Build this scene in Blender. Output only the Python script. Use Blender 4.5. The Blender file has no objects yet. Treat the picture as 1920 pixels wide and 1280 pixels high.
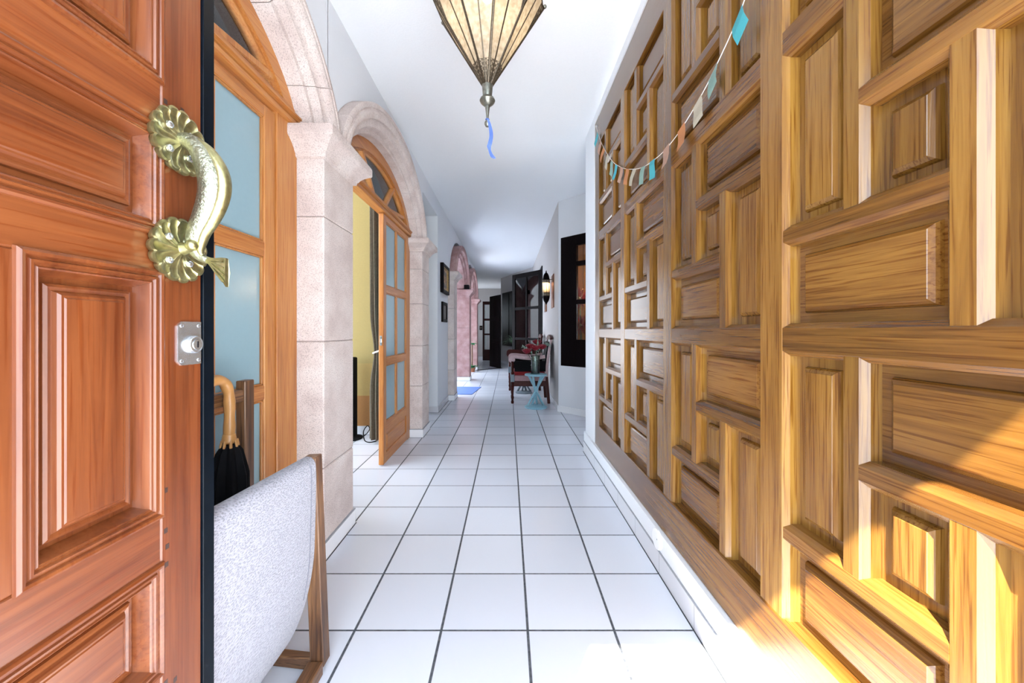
import bpy, bmesh, math, random
from mathutils import Vector, Matrix, noise
random.seed(7)
C = bpy.context.scene.collection
PI = math.pi
# ------------------------------------------------------------------ camera, sky, sun, exposure
scn = bpy.context.scene
cam_d = bpy.data.cameras.new('camera'); cam = bpy.data.objects.new('camera', cam_d); C.objects.link(cam)
scn.camera = cam
cam.location = (0, 0, 1.15); cam.rotation_euler = (PI/2, 0, 0)
cam_d.sensor_width = 36; cam_d.lens = 695/1920*36
cam_d.shift_x = 7/1920; cam_d.shift_y = -21.5/1920
cam_d.clip_start = .02
scn.view_settings.view_transform = 'Standard'
scn.view_settings.look = 'None'
scn.view_settings.gamma = 1
scn.view_settings.use_curve_mapping = False
scn.view_settings.exposure = 1.9
w = bpy.data.worlds.new('sky'); scn.world = w; w.use_nodes = True
wn = w.node_tree; bg = wn.nodes['Background']
bg.inputs[0].default_value = (.74, .87, 1, 1); bg.inputs[1].default_value = 3.0
sd = bpy.data.lights.new('sun', 'SUN'); sun = bpy.data.objects.new('sun', sd); C.objects.link(sun)
sd.energy = 14; sd.angle = math.radians(.6); sd.color = (1, .95, .86)
sun.rotation_euler = Vector((.55, 1, -1.30)).to_track_quat('-Z', 'Y').to_euler()
sun.location = (-2, -4, 6)

# ------------------------------------------------------------------ materials
MATS = {}
def newmat(name):
    m = bpy.data.materials.new(name); m.use_nodes = True
    return m, m.node_tree.nodes, m.node_tree.links, m.node_tree.nodes['Principled BSDF']
def coords(n, l, scale=(1,1,1), rnd=False):
    tc = n.new('ShaderNodeTexCoord'); mp = n.new('ShaderNodeMapping')
    mp.inputs['Scale'].default_value = scale
    l.new(tc.outputs['Object'], mp.inputs['Vector'])
    if rnd:
        oi = n.new('ShaderNodeObjectInfo'); mu = n.new('ShaderNodeMath'); mu.operation = 'MULTIPLY'; mu.inputs[1].default_value = 37
        l.new(oi.outputs['Random'], mu.inputs[0]); l.new(mu.outputs[0], mp.inputs['Location'])
    return mp.outputs['Vector']
def ramp(n, stops):
    r = n.new('ShaderNodeValToRGB'); e = r.color_ramp.elements
    while len(e) < len(stops): e.new(.5)
    for i, (p, c) in enumerate(stops): e[i].position = p; e[i].color = (*c, 1)
    return r
def bump(n, l, src, bsdf, strength=.2, dist=.002):
    b = n.new('ShaderNodeBump'); b.inputs['Strength'].default_value = strength; b.inputs['Distance'].default_value = dist
    l.new(src, b.inputs['Height']); l.new(b.outputs[0], bsdf.inputs['Normal'])
def plain(name, col, rough=.5, metal=0, bmp=0, bscale=60, var=.08, coat=0, spec=.5):
    if name in MATS: return MATS[name]
    m, n, l, b = newmat(name)
    b.inputs['Roughness'].default_value = rough; b.inputs['Metallic'].default_value = metal
    b.inputs['Coat Weight'].default_value = coat; b.inputs['Specular IOR Level'].default_value = spec
    t = n.new('ShaderNodeTexNoise'); t.inputs['Scale'].default_value = bscale; t.inputs['Detail'].default_value = 4
    l.new(coords(n, l), t.inputs['Vector'])
    r = ramp(n, [(.3, tuple(c*(1-var) for c in col)), (.7, tuple(min(1, c*(1+var)) for c in col))])
    l.new(t.outputs[0], r.inputs[0]); l.new(r.outputs[0], b.inputs['Base Color'])
    if bmp: bump(n, l, t.outputs[0], b, bmp)
    MATS[name] = m; return m
def wood(name, axis, dark, mid, light, rough=.35, bmp=.25, scale=1, coat=.25, rnd=True, pores=.45, tone=.08):
    m, n, l, b = newmat(name)
    s = [60*scale]*3; s[axis] = 2.6*scale
    v = coords(n, l, tuple(s), rnd)
    t = n.new('ShaderNodeTexNoise'); t.inputs['Scale'].default_value = 1.0; t.inputs['Detail'].default_value = 6; t.inputs['Roughness'].default_value = .62; t.inputs['Distortion'].default_value = .9
    l.new(v, t.inputs['Vector'])
    s2 = [9*scale]*3; s2[axis] = .9*scale
    v2 = coords(n, l, tuple(s2), rnd)
    t2 = n.new('ShaderNodeTexNoise'); t2.inputs['Scale'].default_value = 1.0; t2.inputs['Detail'].default_value = 3; t2.inputs['Distortion'].default_value = 1.2
    l.new(v2, t2.inputs['Vector'])
    mx = n.new('ShaderNodeMath'); mx.operation = 'MULTIPLY_ADD'; mx.inputs[1].default_value = .5
    ml = n.new('ShaderNodeMath'); ml.operation = 'MULTIPLY'; ml.inputs[1].default_value = .5
    l.new(t2.outputs[0], ml.inputs[0]); l.new(t.outputs[0], mx.inputs[0]); l.new(ml.outputs[0], mx.inputs[2])
    r = ramp(n, [(.36, dark), (.49, mid), (.62, light)])
    l.new(mx.outputs[0], r.inputs[0])
    s3 = [190*scale]*3; s3[axis] = 5*scale
    t3 = n.new('ShaderNodeTexNoise'); t3.inputs['Scale'].default_value = 1.0; t3.inputs['Detail'].default_value = 3; t3.inputs['Distortion'].default_value = .4
    l.new(coords(n, l, tuple(s3), rnd), t3.inputs['Vector'])
    r3 = ramp(n, [(.36, (pores, pores*.8, pores*.6)), (.47, (1, 1, 1))]); l.new(t3.outputs[0], r3.inputs[0])
    mm = n.new('ShaderNodeMix'); mm.data_type = 'RGBA'; mm.blend_type = 'MULTIPLY'; mm.inputs['Factor'].default_value = 1
    l.new(r.outputs[0], mm.inputs['A']); l.new(r3.outputs[0], mm.inputs['B'])
    oi = n.new('ShaderNodeObjectInfo'); mr = n.new('ShaderNodeMapRange'); mr.inputs['To Min'].default_value = 1-tone; mr.inputs['To Max'].default_value = 1+tone*.5; l.new(oi.outputs['Random'], mr.inputs[0])
    vm = n.new('ShaderNodeVectorMath'); vm.operation = 'SCALE'; l.new(mm.outputs['Result'], vm.inputs[0]); l.new(mr.outputs[0], vm.inputs['Scale']); l.new(vm.outputs[0], b.inputs['Base Color'])
    b.inputs['Roughness'].default_value = rough; b.inputs['Coat Weight'].default_value = coat; b.inputs['Coat Roughness'].default_value = .2
    bump(n, l, t.outputs[0], b, bmp, .002)
    MATS[name] = m; return m
def glassy(name, col, rough=.02, alpha=.25, ior=1.45):
    # thin clear pane: mixes transparency with a gloss
    m, n, l, b = newmat(name); n.remove(b)
    tr = n.new('ShaderNodeBsdfTransparent'); tr.inputs[0].default_value = (*col, 1)
    gl = n.new('ShaderNodeBsdfGlossy'); gl.inputs['Roughness'].default_value = rough
    fr = n.new('ShaderNodeFresnel'); fr.inputs[0].default_value = ior
    ad = n.new('ShaderNodeMath'); ad.operation = 'ADD'; ad.inputs[1].default_value = alpha
    mx = n.new('ShaderNodeMixShader'); l.new(fr.outputs[0], ad.inputs[0]); l.new(ad.outputs[0], mx.inputs[0])
    l.new(tr.outputs[0], mx.inputs[1]); l.new(gl.outputs[0], mx.inputs[2])
    l.new(mx.outputs[0], n['Material Output'].inputs[0])
    MATS[name] = m; return m
def emit(name, col, s):
    m, n, l, b = newmat(name); b.inputs['Emission Color'].default_value = (*col, 1); b.inputs['Emission Strength'].default_value = s
    b.inputs['Base Color'].default_value = (*col, 1); MATS[name] = m; return m

def tile_mat():
    m, n, l, b = newmat('floor_tile')
    tc = n.new('ShaderNodeTexCoord'); sp = n.new('ShaderNodeSeparateXYZ'); l.new(tc.outputs['Object'], sp.inputs[0])
    outs = []
    cells = []
    for ax, off, pitch, hw in ((0, .0745, .3312, .0048), (1, 1.42, .3300, .0036)):
        a = n.new('ShaderNodeMath'); a.operation = 'SUBTRACT'; a.inputs[1].default_value = off; l.new(sp.outputs[ax], a.inputs[0])
        d = n.new('ShaderNodeMath'); d.operation = 'DIVIDE'; d.inputs[1].default_value = pitch; l.new(a.outputs[0], d.inputs[0])
        r = n.new('ShaderNodeMath'); r.operation = 'ROUND'; l.new(d.outputs[0], r.inputs[0])
        fl = n.new('ShaderNodeMath'); fl.operation = 'FLOOR'; l.new(d.outputs[0], fl.inputs[0]); cells.append(fl)
        s = n.new('ShaderNodeMath'); s.operation = 'SUBTRACT'; l.new(d.outputs[0], s.inputs[0]); l.new(r.outputs[0], s.inputs[1])
        ab = n.new('ShaderNodeMath'); ab.operation = 'ABSOLUTE'; l.new(s.outputs[0], ab.inputs[0])
        k = n.new('ShaderNodeMapRange'); k.inputs['From Min'].default_value = hw/pitch*.8; k.inputs['From Max'].default_value = hw/pitch*1.25
        l.new(ab.outputs[0], k.inputs[0]); outs.append(k)
    mn = n.new('ShaderNodeMath'); mn.operation = 'MINIMUM'; l.new(outs[0].outputs[0], mn.inputs[0]); l.new(outs[1].outputs[0], mn.inputs[1])
    cb = n.new('ShaderNodeCombineXYZ'); l.new(cells[0].outputs[0], cb.inputs[0]); l.new(cells[1].outputs[0], cb.inputs[1])
    wn_ = n.new('ShaderNodeTexWhiteNoise'); l.new(cb.outputs[0], wn_.inputs['Vector'])
    tr = ramp(n, [(0, (.60, .62, .69)), (1, (.68, .70, .765))]); l.new(wn_.outputs['Value'], tr.inputs[0])
    ns = n.new('ShaderNodeTexNoise'); ns.inputs['Scale'].default_value = 70; l.new(tc.outputs['Object'], ns.inputs['Vector'])
    gr = ramp(n, [(.3, (.035, .04, .05)), (.7, (.10, .11, .125))]); l.new(ns.outputs[0], gr.inputs[0])
    mx = n.new('ShaderNodeMix'); mx.data_type = 'RGBA'; l.new(mn.outputs[0], mx.inputs['Factor']); l.new(gr.outputs[0], mx.inputs['A']); l.new(tr.outputs[0], mx.inputs['B'])
    l.new(mx.outputs['Result'], b.inputs['Base Color'])
    rr = n.new('ShaderNodeMapRange'); rr.inputs['To Min'].default_value = .8; rr.inputs['To Max'].default_value = .22; l.new(mn.outputs[0], rr.inputs[0]); l.new(rr.outputs[0], b.inputs['Roughness'])
    bump(n, l, mn.outputs[0], b, .5, .002)
    MATS['floor_tile'] = m; return m
def base_mat():
    # white skirting tiles, a grey joint every 33 cm of run
    m, n, l, b = newmat('skirting_tile')
    tc = n.new('ShaderNodeTexCoord'); sp = n.new('ShaderNodeSeparateXYZ'); l.new(tc.outputs['Object'], sp.inputs[0])
    a = n.new('ShaderNodeMath'); a.operation = 'SUBTRACT'; a.inputs[1].default_value = 1.42; l.new(sp.outputs[1], a.inputs[0])
    d = n.new('ShaderNodeMath'); d.operation = 'DIVIDE'; d.inputs[1].default_value = .33; l.new(a.outputs[0], d.inputs[0])
    r = n.new('ShaderNodeMath'); r.operation = 'ROUND'; l.new(d.outputs[0], r.inputs[0])
    s = n.new('ShaderNodeMath'); s.operation = 'SUBTRACT'; l.new(d.outputs[0], s.inputs[0]); l.new(r.outputs[0], s.inputs[1])
    ab = n.new('ShaderNodeMath'); ab.operation = 'ABSOLUTE'; l.new(s.outputs[0], ab.inputs[0])
    g = n.new('ShaderNodeMath'); g.operation = 'GREATER_THAN'; g.inputs[1].default_value = .006; l.new(ab.outputs[0], g.inputs[0])
    rm = ramp(n, [(0, (.25, .26, .28)), (1, (.60, .60, .635))]); l.new(g.outputs[0], rm.inputs[0]); l.new(rm.outputs[0], b.inputs['Base Color'])
    b.inputs['Roughness'].default_value = .3
    MATS['skirting_tile'] = m; return m
def stone_mat(name, a, b_, c):
    m, n, l, b = newmat(name)
    t = n.new('ShaderNodeTexNoise'); t.inputs['Scale'].default_value = 6; t.inputs['Detail'].default_value = 3; l.new(coords(n, l), t.inputs['Vector'])
    r = ramp(n, [(.3, a), (.5, b_), (.7, c)]); l.new(t.outputs[0], r.inputs[0])
    v = n.new('ShaderNodeTexNoise'); v.inputs['Scale'].default_value = 190; v.inputs['Detail'].default_value = 5; v.inputs['Roughness'].default_value = .7; l.new(coords(n, l), v.inputs['Vector'])
    r2 = ramp(n, [(.36, (.52, .48, .48)), (.5, (1, 1, 1))]); l.new(v.outputs[0], r2.inputs[0])
    mx = n.new('ShaderNodeMix'); mx.data_type = 'RGBA'; mx.blend_type = 'MULTIPLY'; mx.inputs['Factor'].default_value = .8
    l.new(r.outputs[0], mx.inputs['A']); l.new(r2.outputs[0], mx.inputs['B']); l.new(mx.outputs['Result'], b.inputs['Base Color'])
    b.inputs['Roughness'].default_value = .85; bump(n, l, v.outputs[0], b, .7, .004)
    MATS[name] = m; return m
def cloth_mat(name, a, b_):
    m, n, l, b = newmat(name)
    v = n.new('ShaderNodeTexVoronoi'); v.inputs['Scale'].default_value = 150; l.new(coords(n, l, (1, 1, 1.5)), v.inputs['Vector'])
    r = ramp(n, [(.15, b_), (.6, a)]); l.new(v.outputs['Distance'], r.inputs[0]); l.new(r.outputs[0], b.inputs['Base Color'])
    b.inputs['Roughness'].default_value = .95; b.inputs['Sheen Weight'].default_value = .2; bump(n, l, v.outputs['Distance'], b, .6, .003)
    MATS[name] = m; return m
tile_mat(); base_mat()
stone_mat('stone', (.60, .495, .46), (.70, .60, .56), (.76, .68, .64))
stone_mat('pink_stone', (.36, .19, .18), (.45, .26, .25), (.54, .36, .34))
cloth_mat('sling_cloth', (.29, .285, .325), (.16, .16, .19))
for nm, ax in (('y', 1), ('z', 2)):
    wood('gold_wood_'+nm, ax, *(((.090, .034, .006), (.150, .062, .011), (.205, .095, .018)) if ax == 1 else ((.120, .050, .009), (.185, .084, .014), (.245, .124, .024))), .25, pores=.62, tone=.28)
    wood('red_wood_'+nm, ax, (.095, .023, .007), (.145, .038, .011), (.19, .055, .016), .32, .06, pores=.85)
    wood('pine_'+nm, ax, (.36, .125, .028), (.47, .18, .042), (.55, .24, .065), .42, .06, pores=.85)
    wood('walnut_'+nm, ax, (.05, .020, .008), (.12, .052, .020), (.22, .105, .042), .5, .2)
wood('walnut_x', 0, (.05, .020, .008), (.12, .052, .020), (.22, .105, .042), .5, .2)
P = plain
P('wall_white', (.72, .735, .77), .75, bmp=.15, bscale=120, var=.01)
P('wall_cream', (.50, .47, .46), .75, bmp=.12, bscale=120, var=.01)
P('ceiling_white', (.86, .88, .91), .8, bmp=.35, bscale=90, var=.01)
P('wall_yellow', (.25, .185, .06), .8, var=.03)
P('wall_ochre', (.26, .11, .025), .8, var=.05)
P('wall_sand', (.30, .20, .06), .8, var=.04)
P('black_steel', (.002, .004, .007), .3, .0, var=.2, spec=.12)
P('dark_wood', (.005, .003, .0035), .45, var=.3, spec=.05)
P('red_dark_wood', (.045, .008, .006), .4, var=.3, spec=.12)
P('frosted', (.26, .39, .44), .22, var=.01)
P('brass', (.33, .30, .145), .30, .9, bmp=.3, bscale=90, var=.25)
P('brass_hammered', (.30, .30, .22), .3, .9, bmp=1.0, bscale=190, var=.3)
P('steel', (.62, .65, .68), .25, .9, var=.1)
P('bronze', (.08, .06, .04), .4, .7, bmp=.3, bscale=150, var=.35)
P('pewter', (.20, .20, .17), .35, .8, bmp=.3, bscale=100, var=.25)
P('ribbon_blue', (.07, .13, .42), .5)
P('string', (.75, .72, .66), .9)
P('white_plastic', (.82, .82, .84), .35, var=.01)
P('bamboo', (.45, .22, .07), .35, var=.15, bscale=20)
P('black_fabric', (.004, .004, .005), .8, var=.2, spec=.1)
P('arm_pale', (.50, .36, .37), .7, var=.1)
P('curtain_brown', (.085, .066, .042), .9, var=.25)
P('pink_fabric', (.34, .20, .21), .85, var=.1)
P('red_fabric', (.26, .008, .012), .8, var=.1)
P('blue_paint', (.26, .47, .56), .5, bmp=.2, var=.1)
P('grey_paint', (.15, .19, .22), .5, bmp=.2, var=.1)
P('rose_red', (.20, .003, .012), .6, var=.3)
P('leaf_green', (.02, .07, .025), .5, var=.3)
P('leaf_bright', (.01, .20, .06), .4, var=.3)
P('leaf_pale', (.22, .32, .26), .6, var=.2)
P('mat_blue', (.11, .19, .50), .9, bmp=.4, bscale=200)
P('terracotta', (.40, .15, .08), .8)
P('copper', (.22, .09, .05), .4, .7, bmp=.4, bscale=80, var=.3)
P('picture_gold', (.34, .22, .09), .45, .4, var=.3)
P('picture_dark', (.07, .05, .04), .4, var=.5, bscale=40)
P('picture_art', (.45, .28, .17), .6, var=.8, bscale=30)
P('concrete', (.42, .44, .46), .9, var=.05)
P('grout_dark', (.03, .034, .04), .9)
P('grout_grey', (.30, .31, .33), .9)
P('peg_brown', (.04, .02, .016), .5)
P('mortar', (.22, .18, .17), .95)
P('hem_grey', (.13, .13, .16), .95)
glassy('clear_glass', (.93, .97, .98), .02, .05)
glassy('vase_glass', (.85, .95, .90), .02, .10)
glassy('dark_glass', (.85, .83, .8), .03, .03)
emit('bulb_warm', (1, .72, .35), 3)
def lantern_mat():
    m, n, l, b = newmat('amber_glass'); n.remove(b)
    t = n.new('ShaderNodeTexNoise'); t.inputs['Scale'].default_value = 55; t.inputs['Detail'].default_value = 6; l.new(coords(n, l), t.inputs['Vector'])
    r = ramp(n, [(.35, (.36, .30, .225)), (.65, (.52, .455, .37))]); l.new(t.outputs[0], r.inputs[0])
    d = n.new('ShaderNodeBsdfDiffuse'); tl = n.new('ShaderNodeBsdfTranslucent'); g = n.new('ShaderNodeBsdfGlossy'); g.inputs['Roughness'].default_value = .2
    tp = n.new('ShaderNodeBsdfTransparent'); tp.inputs[0].default_value = (1, .93, .8, 1)
    l.new(r.outputs[0], d.inputs[0]); l.new(r.outputs[0], tl.inputs[0])
    m1 = n.new('ShaderNodeMixShader'); m1.inputs[0].default_value = .6; l.new(d.outputs[0], m1.inputs[1]); l.new(tl.outputs[0], m1.inputs[2])
    m2 = n.new('ShaderNodeMixShader'); m2.inputs[0].default_value = .08; l.new(m1.outputs[0], m2.inputs[1]); l.new(g.outputs[0], m2.inputs[2])
    m3 = n.new('ShaderNodeMixShader'); m3.inputs[0].default_value = .12; l.new(m2.outputs[0], m3.inputs[1]); l.new(tp.outputs[0], m3.inputs[2])
    l.new(m3.outputs[0], n['Material Output'].inputs[0]); MATS['amber_glass'] = m
lantern_mat()
def flag_mat(name, col, ink):
    m, n, l, b = newmat(name)
    v = n.new('ShaderNodeTexVoronoi'); v.inputs['Scale'].default_value = 330; l.new(coords(n, l), v.inputs['Vector'])
    r = ramp(n, [(.12, ink), (.3, col)]); l.new(v.outputs['Distance'], r.inputs[0]); l.new(r.outputs[0], b.inputs['Base Color'])
    b.inputs['Roughness'].default_value = .9; MATS[name] = m
flag_mat('flag_teal', (.05, .33, .38), (.03, .23, .28))
flag_mat('flag_orange', (.42, .17, .065), (.28, .10, .04))
flag_mat('flag_pink', (.38, .23, .17), (.24, .13, .10))
flag_mat('flag_cream', (.40, .36, .28), (.20, .17, .13))
flag_mat('flag_green', (.20, .32, .28), (.10, .18, .16))

# ------------------------------------------------------------------ geometry helpers
class MB:
    def __init__(self): self.bm = bmesh.new(); self.mi = 0
    def _tag(self, faces):
        for f in faces: f.material_index = self.mi
    def box(self, x0, x1, y0, y1, z0, z1, bev=0, seg=1):
        t = bmesh.new(); bmesh.ops.create_cube(t, size=1)
        for v in t.verts: v.co = Vector(((x0+x1)/2+v.co.x*(x1-x0), (y0+y1)/2+v.co.y*(y1-y0), (z0+z1)/2+v.co.z*(z1-z0)))
        if bev: bmesh.ops.bevel(t, geom=t.edges[:], offset=bev, segments=seg, affect='EDGES', clamp_overlap=True)
        return self.merge(t)
    def merge(self, t, mat=None):
        if mat is not None: bmesh.ops.transform(t, matrix=mat, verts=t.verts)
        vm = [self.bm.verts.new(v.co) for v in t.verts]
        t.verts.index_update()
        for f in t.faces:
            try:
                nf = self.bm.faces.new([vm[v.index] for v in f.verts]); nf.material_index = self.mi
            except ValueError: pass
        t.free(); return self
    def beam(self, a, b, w, h, bev=0, up=(0,0,1)):
        a, b = Vector(a), Vector(b); d = b-a; L = d.length; z = d.normalized()
        x = Vector(up).cross(z)
        if x.length < 1e-4: x = Vector((1,0,0))
        x.normalize(); y = z.cross(x)
        t = bmesh.new(); bmesh.ops.create_cube(t, size=1)
        for v in t.verts: v.co = Vector((v.co.x*w, v.co.y*h, v.co.z*L))
        if bev: bmesh.ops.bevel(t, geom=t.edges[:], offset=bev, segments=1, affect='EDGES')
        m = Matrix((x, y, z)).transposed().to_4x4(); m.translation = (a+b)/2
        return self.merge(t, m)
    def tube(self, pts, r, n=8, cap=True, flat=None):
        pts = [Vector(p) for p in pts]; k = len(pts)
        rs = r if isinstance(r, (list, tuple)) else [r]*k
        rings = []; prev = None
        for i, p in enumerate(pts):
            d = (pts[min(i+1, k-1)]-pts[max(i-1, 0)])
            if d.length < 1e-9: d = Vector((0,0,1))
            d.normalize()
            if prev is None:
                u = d.cross(Vector((0,0,1)) if abs(d.z) < .9 else Vector((1,0,0)))
            else: u = prev-d*prev.dot(d)
            u.normalize(); prev = u; v = d.cross(u)
            f = flat[i] if flat else 1
            rings.append([self.bm.verts.new(p+(u*math.cos(2*PI*j/n)*rs[i]+v*math.sin(2*PI*j/n)*rs[i]*f)) for j in range(n)])
        for i in range(k-1):
            for j in range(n):
                self.bm.faces.new((rings[i][j], rings[i][(j+1) % n], rings[i+1][(j+1) % n], rings[i+1][j])).material_index = self.mi
        if cap:
            for rg in (rings[0][::-1], rings[-1]):
                self.bm.faces.new(rg).material_index = self.mi
        return self
    def lathe(self, prof, c=(0,0,0), n=20, axis='z', ph=0):
        c = Vector(c); rings = []
        for r, z in prof:
            rg = []
            for j in range(n):
                a = 2*PI*j/n+ph; x, y = math.cos(a)*r, math.sin(a)*r
                rg.append(self.bm.verts.new(c+(Vector((x, y, z)) if axis == 'z' else Vector((z, x, y)) if axis == 'x' else Vector((x, z, y)))))
            rings.append(rg)
        for i in range(len(rings)-1):
            for j in range(n):
                self.bm.faces.new((rings[i][j], rings[i][(j+1) % n], rings[i+1][(j+1) % n], rings[i+1][j])).material_index = self.mi
        for rg in (rings[0][::-1], rings[-1]): self.bm.faces.new(rg).material_index = self.mi
        return self
    def prism(self, poly, x0, x1, axis='x'):
        # polygon given in the plane across the axis, extruded x0..x1
        def pt(a, b, x):
            return Vector((x, a, b)) if axis == 'x' else Vector((a, x, b)) if axis == 'y' else Vector((a, b, x))
        A = [self.bm.verts.new(pt(a, b, x0)) for a, b in poly]; B = [self.bm.verts.new(pt(a, b, x1)) for a, b in poly]
        n = len(poly)
        self.bm.faces.new(A[::-1]).material_index = self.mi; self.bm.faces.new(B).material_index = self.mi
        for i in range(n): self.bm.faces.new((A[i], A[(i+1) % n], B[(i+1) % n], B[i])).material_index = self.mi
        return self
    def quad(self, *p):
        self.bm.faces.new([self.bm.verts.new(Vector(q)) for q in p]).material_index = self.mi; return self
    def sphere(self, c, r, s=(1,1,1), sub=2):
        t = bmesh.new(); bmesh.ops.create_icosphere(t, subdivisions=sub, radius=r)
        m = Matrix.Diagonal((*s, 1)); m.translation = Vector(c)
        return self.merge(t, m)
    def sweep(self, rows, closed=True, caps=True):
        # rows of points; each row is a closed cross-section
        R = [[self.bm.verts.new(Vector(p)) for p in row] for row in rows]; n = len(rows[0])
        for i in range(len(R)-1):
            for j in range(n if closed else n-1):
                self.bm.faces.new((R[i][j], R[i][(j+1) % n], R[i+1][(j+1) % n], R[i+1][j])).material_index = self.mi
        if caps and closed:
            self.bm.faces.new(R[0][::-1]).material_index = self.mi; self.bm.faces.new(R[-1]).material_index = self.mi
        return self
    def build(self, name, mats, parent=None, smooth=False, local=False):
        bm = self.bm
        bmesh.ops.recalc_face_normals(bm, faces=bm.faces[:])
        if parent is not None and not local:
            off = parent.location.copy()
            if parent.parent: off += parent.parent.location
            bmesh.ops.translate(bm, vec=-off, verts=bm.verts)
        me = bpy.data.meshes.new(name); bm.to_mesh(me); bm.free()
        for k in ([mats] if isinstance(mats, str) else mats): me.materials.append(MATS[k])
        if smooth:
            me.shade_smooth()
            me.set_sharp_from_angle(angle=math.radians(40))
        o = bpy.data.objects.new(name, me); C.objects.link(o)
        if parent is not None: o.parent = parent
        return o
def tag(o, label=None, cat=None, group=None, kind=None):
    if label: o['label'] = label
    if cat: o['category'] = cat
    if group: o['group'] = group
    if kind: o['kind'] = kind
    return o
def thing(name, label, cat, loc=(0,0,0), rz=0, group=None, kind=None):
    o = bpy.data.objects.new(name, None); C.objects.link(o); o.empty_display_size = .1
    o.location = loc; o.rotation_euler = (0, 0, rz)
    return tag(o, label, cat, group, kind)
def cbox(name, mats, x0, x1, y0, y1, z0, z1, parent=None, bev=0, smooth=False):
    return MB().box(x0, x1, y0, y1, z0, z1, bev).build(name, mats, parent, smooth)
def struct(o, label, cat): return tag(o, label, cat, kind='structure')
# ------------------------------------------------------------------ the setting
CEIL = 2.97
WL, PF, DP = -.985, -.92, -1.05          # left wall face, pier face, joinery face
struct(cbox('floor', 'floor_tile', -6, 3, -.45, 18, -.12, 0), 'white square floor tiles with dark grout along the corridor', 'floor')
struct(cbox('ground_outside', 'concrete', -8, 8, -9, -.45, -.14, -.02), 'pale paving outside the entrance', 'ground')
m = MB(); m.box(-1.3, 3, -.45, 17, CEIL, CEIL+.12); m.box(-4.4, -1.3, -.45, 5.3, CEIL, CEIL+.12); struct(m.build('ceiling', 'ceiling_white'), 'white textured plaster ceiling', 'ceiling')
# entrance wall behind the camera, with the doorway the sun comes through
m = MB(); m.box(-4.4, -3.6, -.45, -.25, 0, CEIL); m.box(-1.6, -.68, -.45, -.25, 0, CEIL); m.box(-3.6, -1.6, -.45, -.25, 0, .9); m.box(-3.6, -1.6, -.45, -.25, 2.5, CEIL); m.box(.9, 3, -.45, -.25, 0, CEIL); m.box(-.68, .9, -.45, -.25, 2.325, CEIL)  # second opening, left of the doorway, added to brighten the side room
struct(m.build('wall_front', 'wall_white'), 'white entrance wall around the front doorway', 'wall')
# left wall over the arches
def curve(c, a, b, th, base=2.14, p=1.2):
    s = max(0, math.sin(th)); return (c+a*math.cos(th), base+b*s**p)
ARCH = [(.965, .885), (3.085, .885), (7.395, .995), (9.72, .98)]
PIER = [(1.85, 2.20), (3.97, 4.30), (6.05, 6.40), (8.39, 8.74), (10.70, 11.05)]
def arch_poly(c, a, b, y0, y1):
    pts = [curve(c, a, b, PI*i/40) for i in range(41)]      # from far foot to near foot
    return [(y0, CEIL), (y1, CEIL), (y1, 2.14)]+pts+[(y0, 2.14)]
m = MB()
m.box(-1.25, WL, -.25, -.10, 0, CEIL)
m.prism(arch_poly(.965, 1.062, .682, -.10, 2.0255), -1.16, WL)
m.prism(arch_poly(3.085, 1.062, .682, 2.021, 4.26), -1.16, WL)
m.box(-1.20, WL, 4.26, 5.17, 2.74, CEIL)                     # over the side passage
m.box(-1.45, WL, 5.17, 6.049, 0, CEIL)
m.prism(arch_poly(7.395, 1.157, .702, 6.06, 8.557), -1.19, WL)
m.prism(arch_poly(9.72, 1.142, .702, 8.57, 11.04), -1.19, WL)
m.box(-1.19, WL, 11.051, 11.5, 0, CEIL)
struct(m.build('wall_left', 'wall_white'), 'white left wall pierced by stone arches', 'wall')
m = MB(); m.box(-1.41, -1.19, 6.06, 11.5, 2.62, CEIL)
struct(m.build('wall_patio', 'wall_cream'), 'cream wall above the patio side of the arcade', 'wall')
# side room behind the first two arches
m = MB(); m.box(-4.4, -1.23, 4.12, 4.25, .78, CEIL); m.mi = 1; m.box(-4.4, -1.23, 4.12, 4.25, .42, .78); m.mi = 2; m.box(-4.4, -1.23, 4.12, 4.25, 0, .42)
struct(m.build('wall_room_back', ['wall_yellow', 'wall_sand', 'wall_ochre']), 'yellow side room wall with sand and ochre dado bands', 'wall')
struct(cbox('baseboard_room', 'skirting_tile', -4.4, -1.24, 4.10, 4.12, 0, .085), 'white tile skirting along the yellow side room wall', 'baseboard')
m = MB(); m.box(-4.4, -4.25, -.25, 4.12, 0, .3); m.box(-4.4, -4.25, -.25, 4.12, 2.75, CEIL); m.box(-4.4, -4.25, -.25, .2, .3, 2.75); m.box(-4.4, -4.25, 3.9, 4.12, .3, 2.75)  # wide opening added here so daylight reaches the side room
struct(m.build('wall_room_left', 'wall_yellow'), 'outer wall of the side room around an opening added for daylight', 'wall')
m = MB(); m.box(-3.2, -3.05, 4.25, 6.06, 0, CEIL); m.box(-3.2, -1.45, 5.92, 6.06, 0, CEIL)
struct(m.build('wall_passage', 'wall_white'), 'white walls of the side passage', 'wall')
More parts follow.
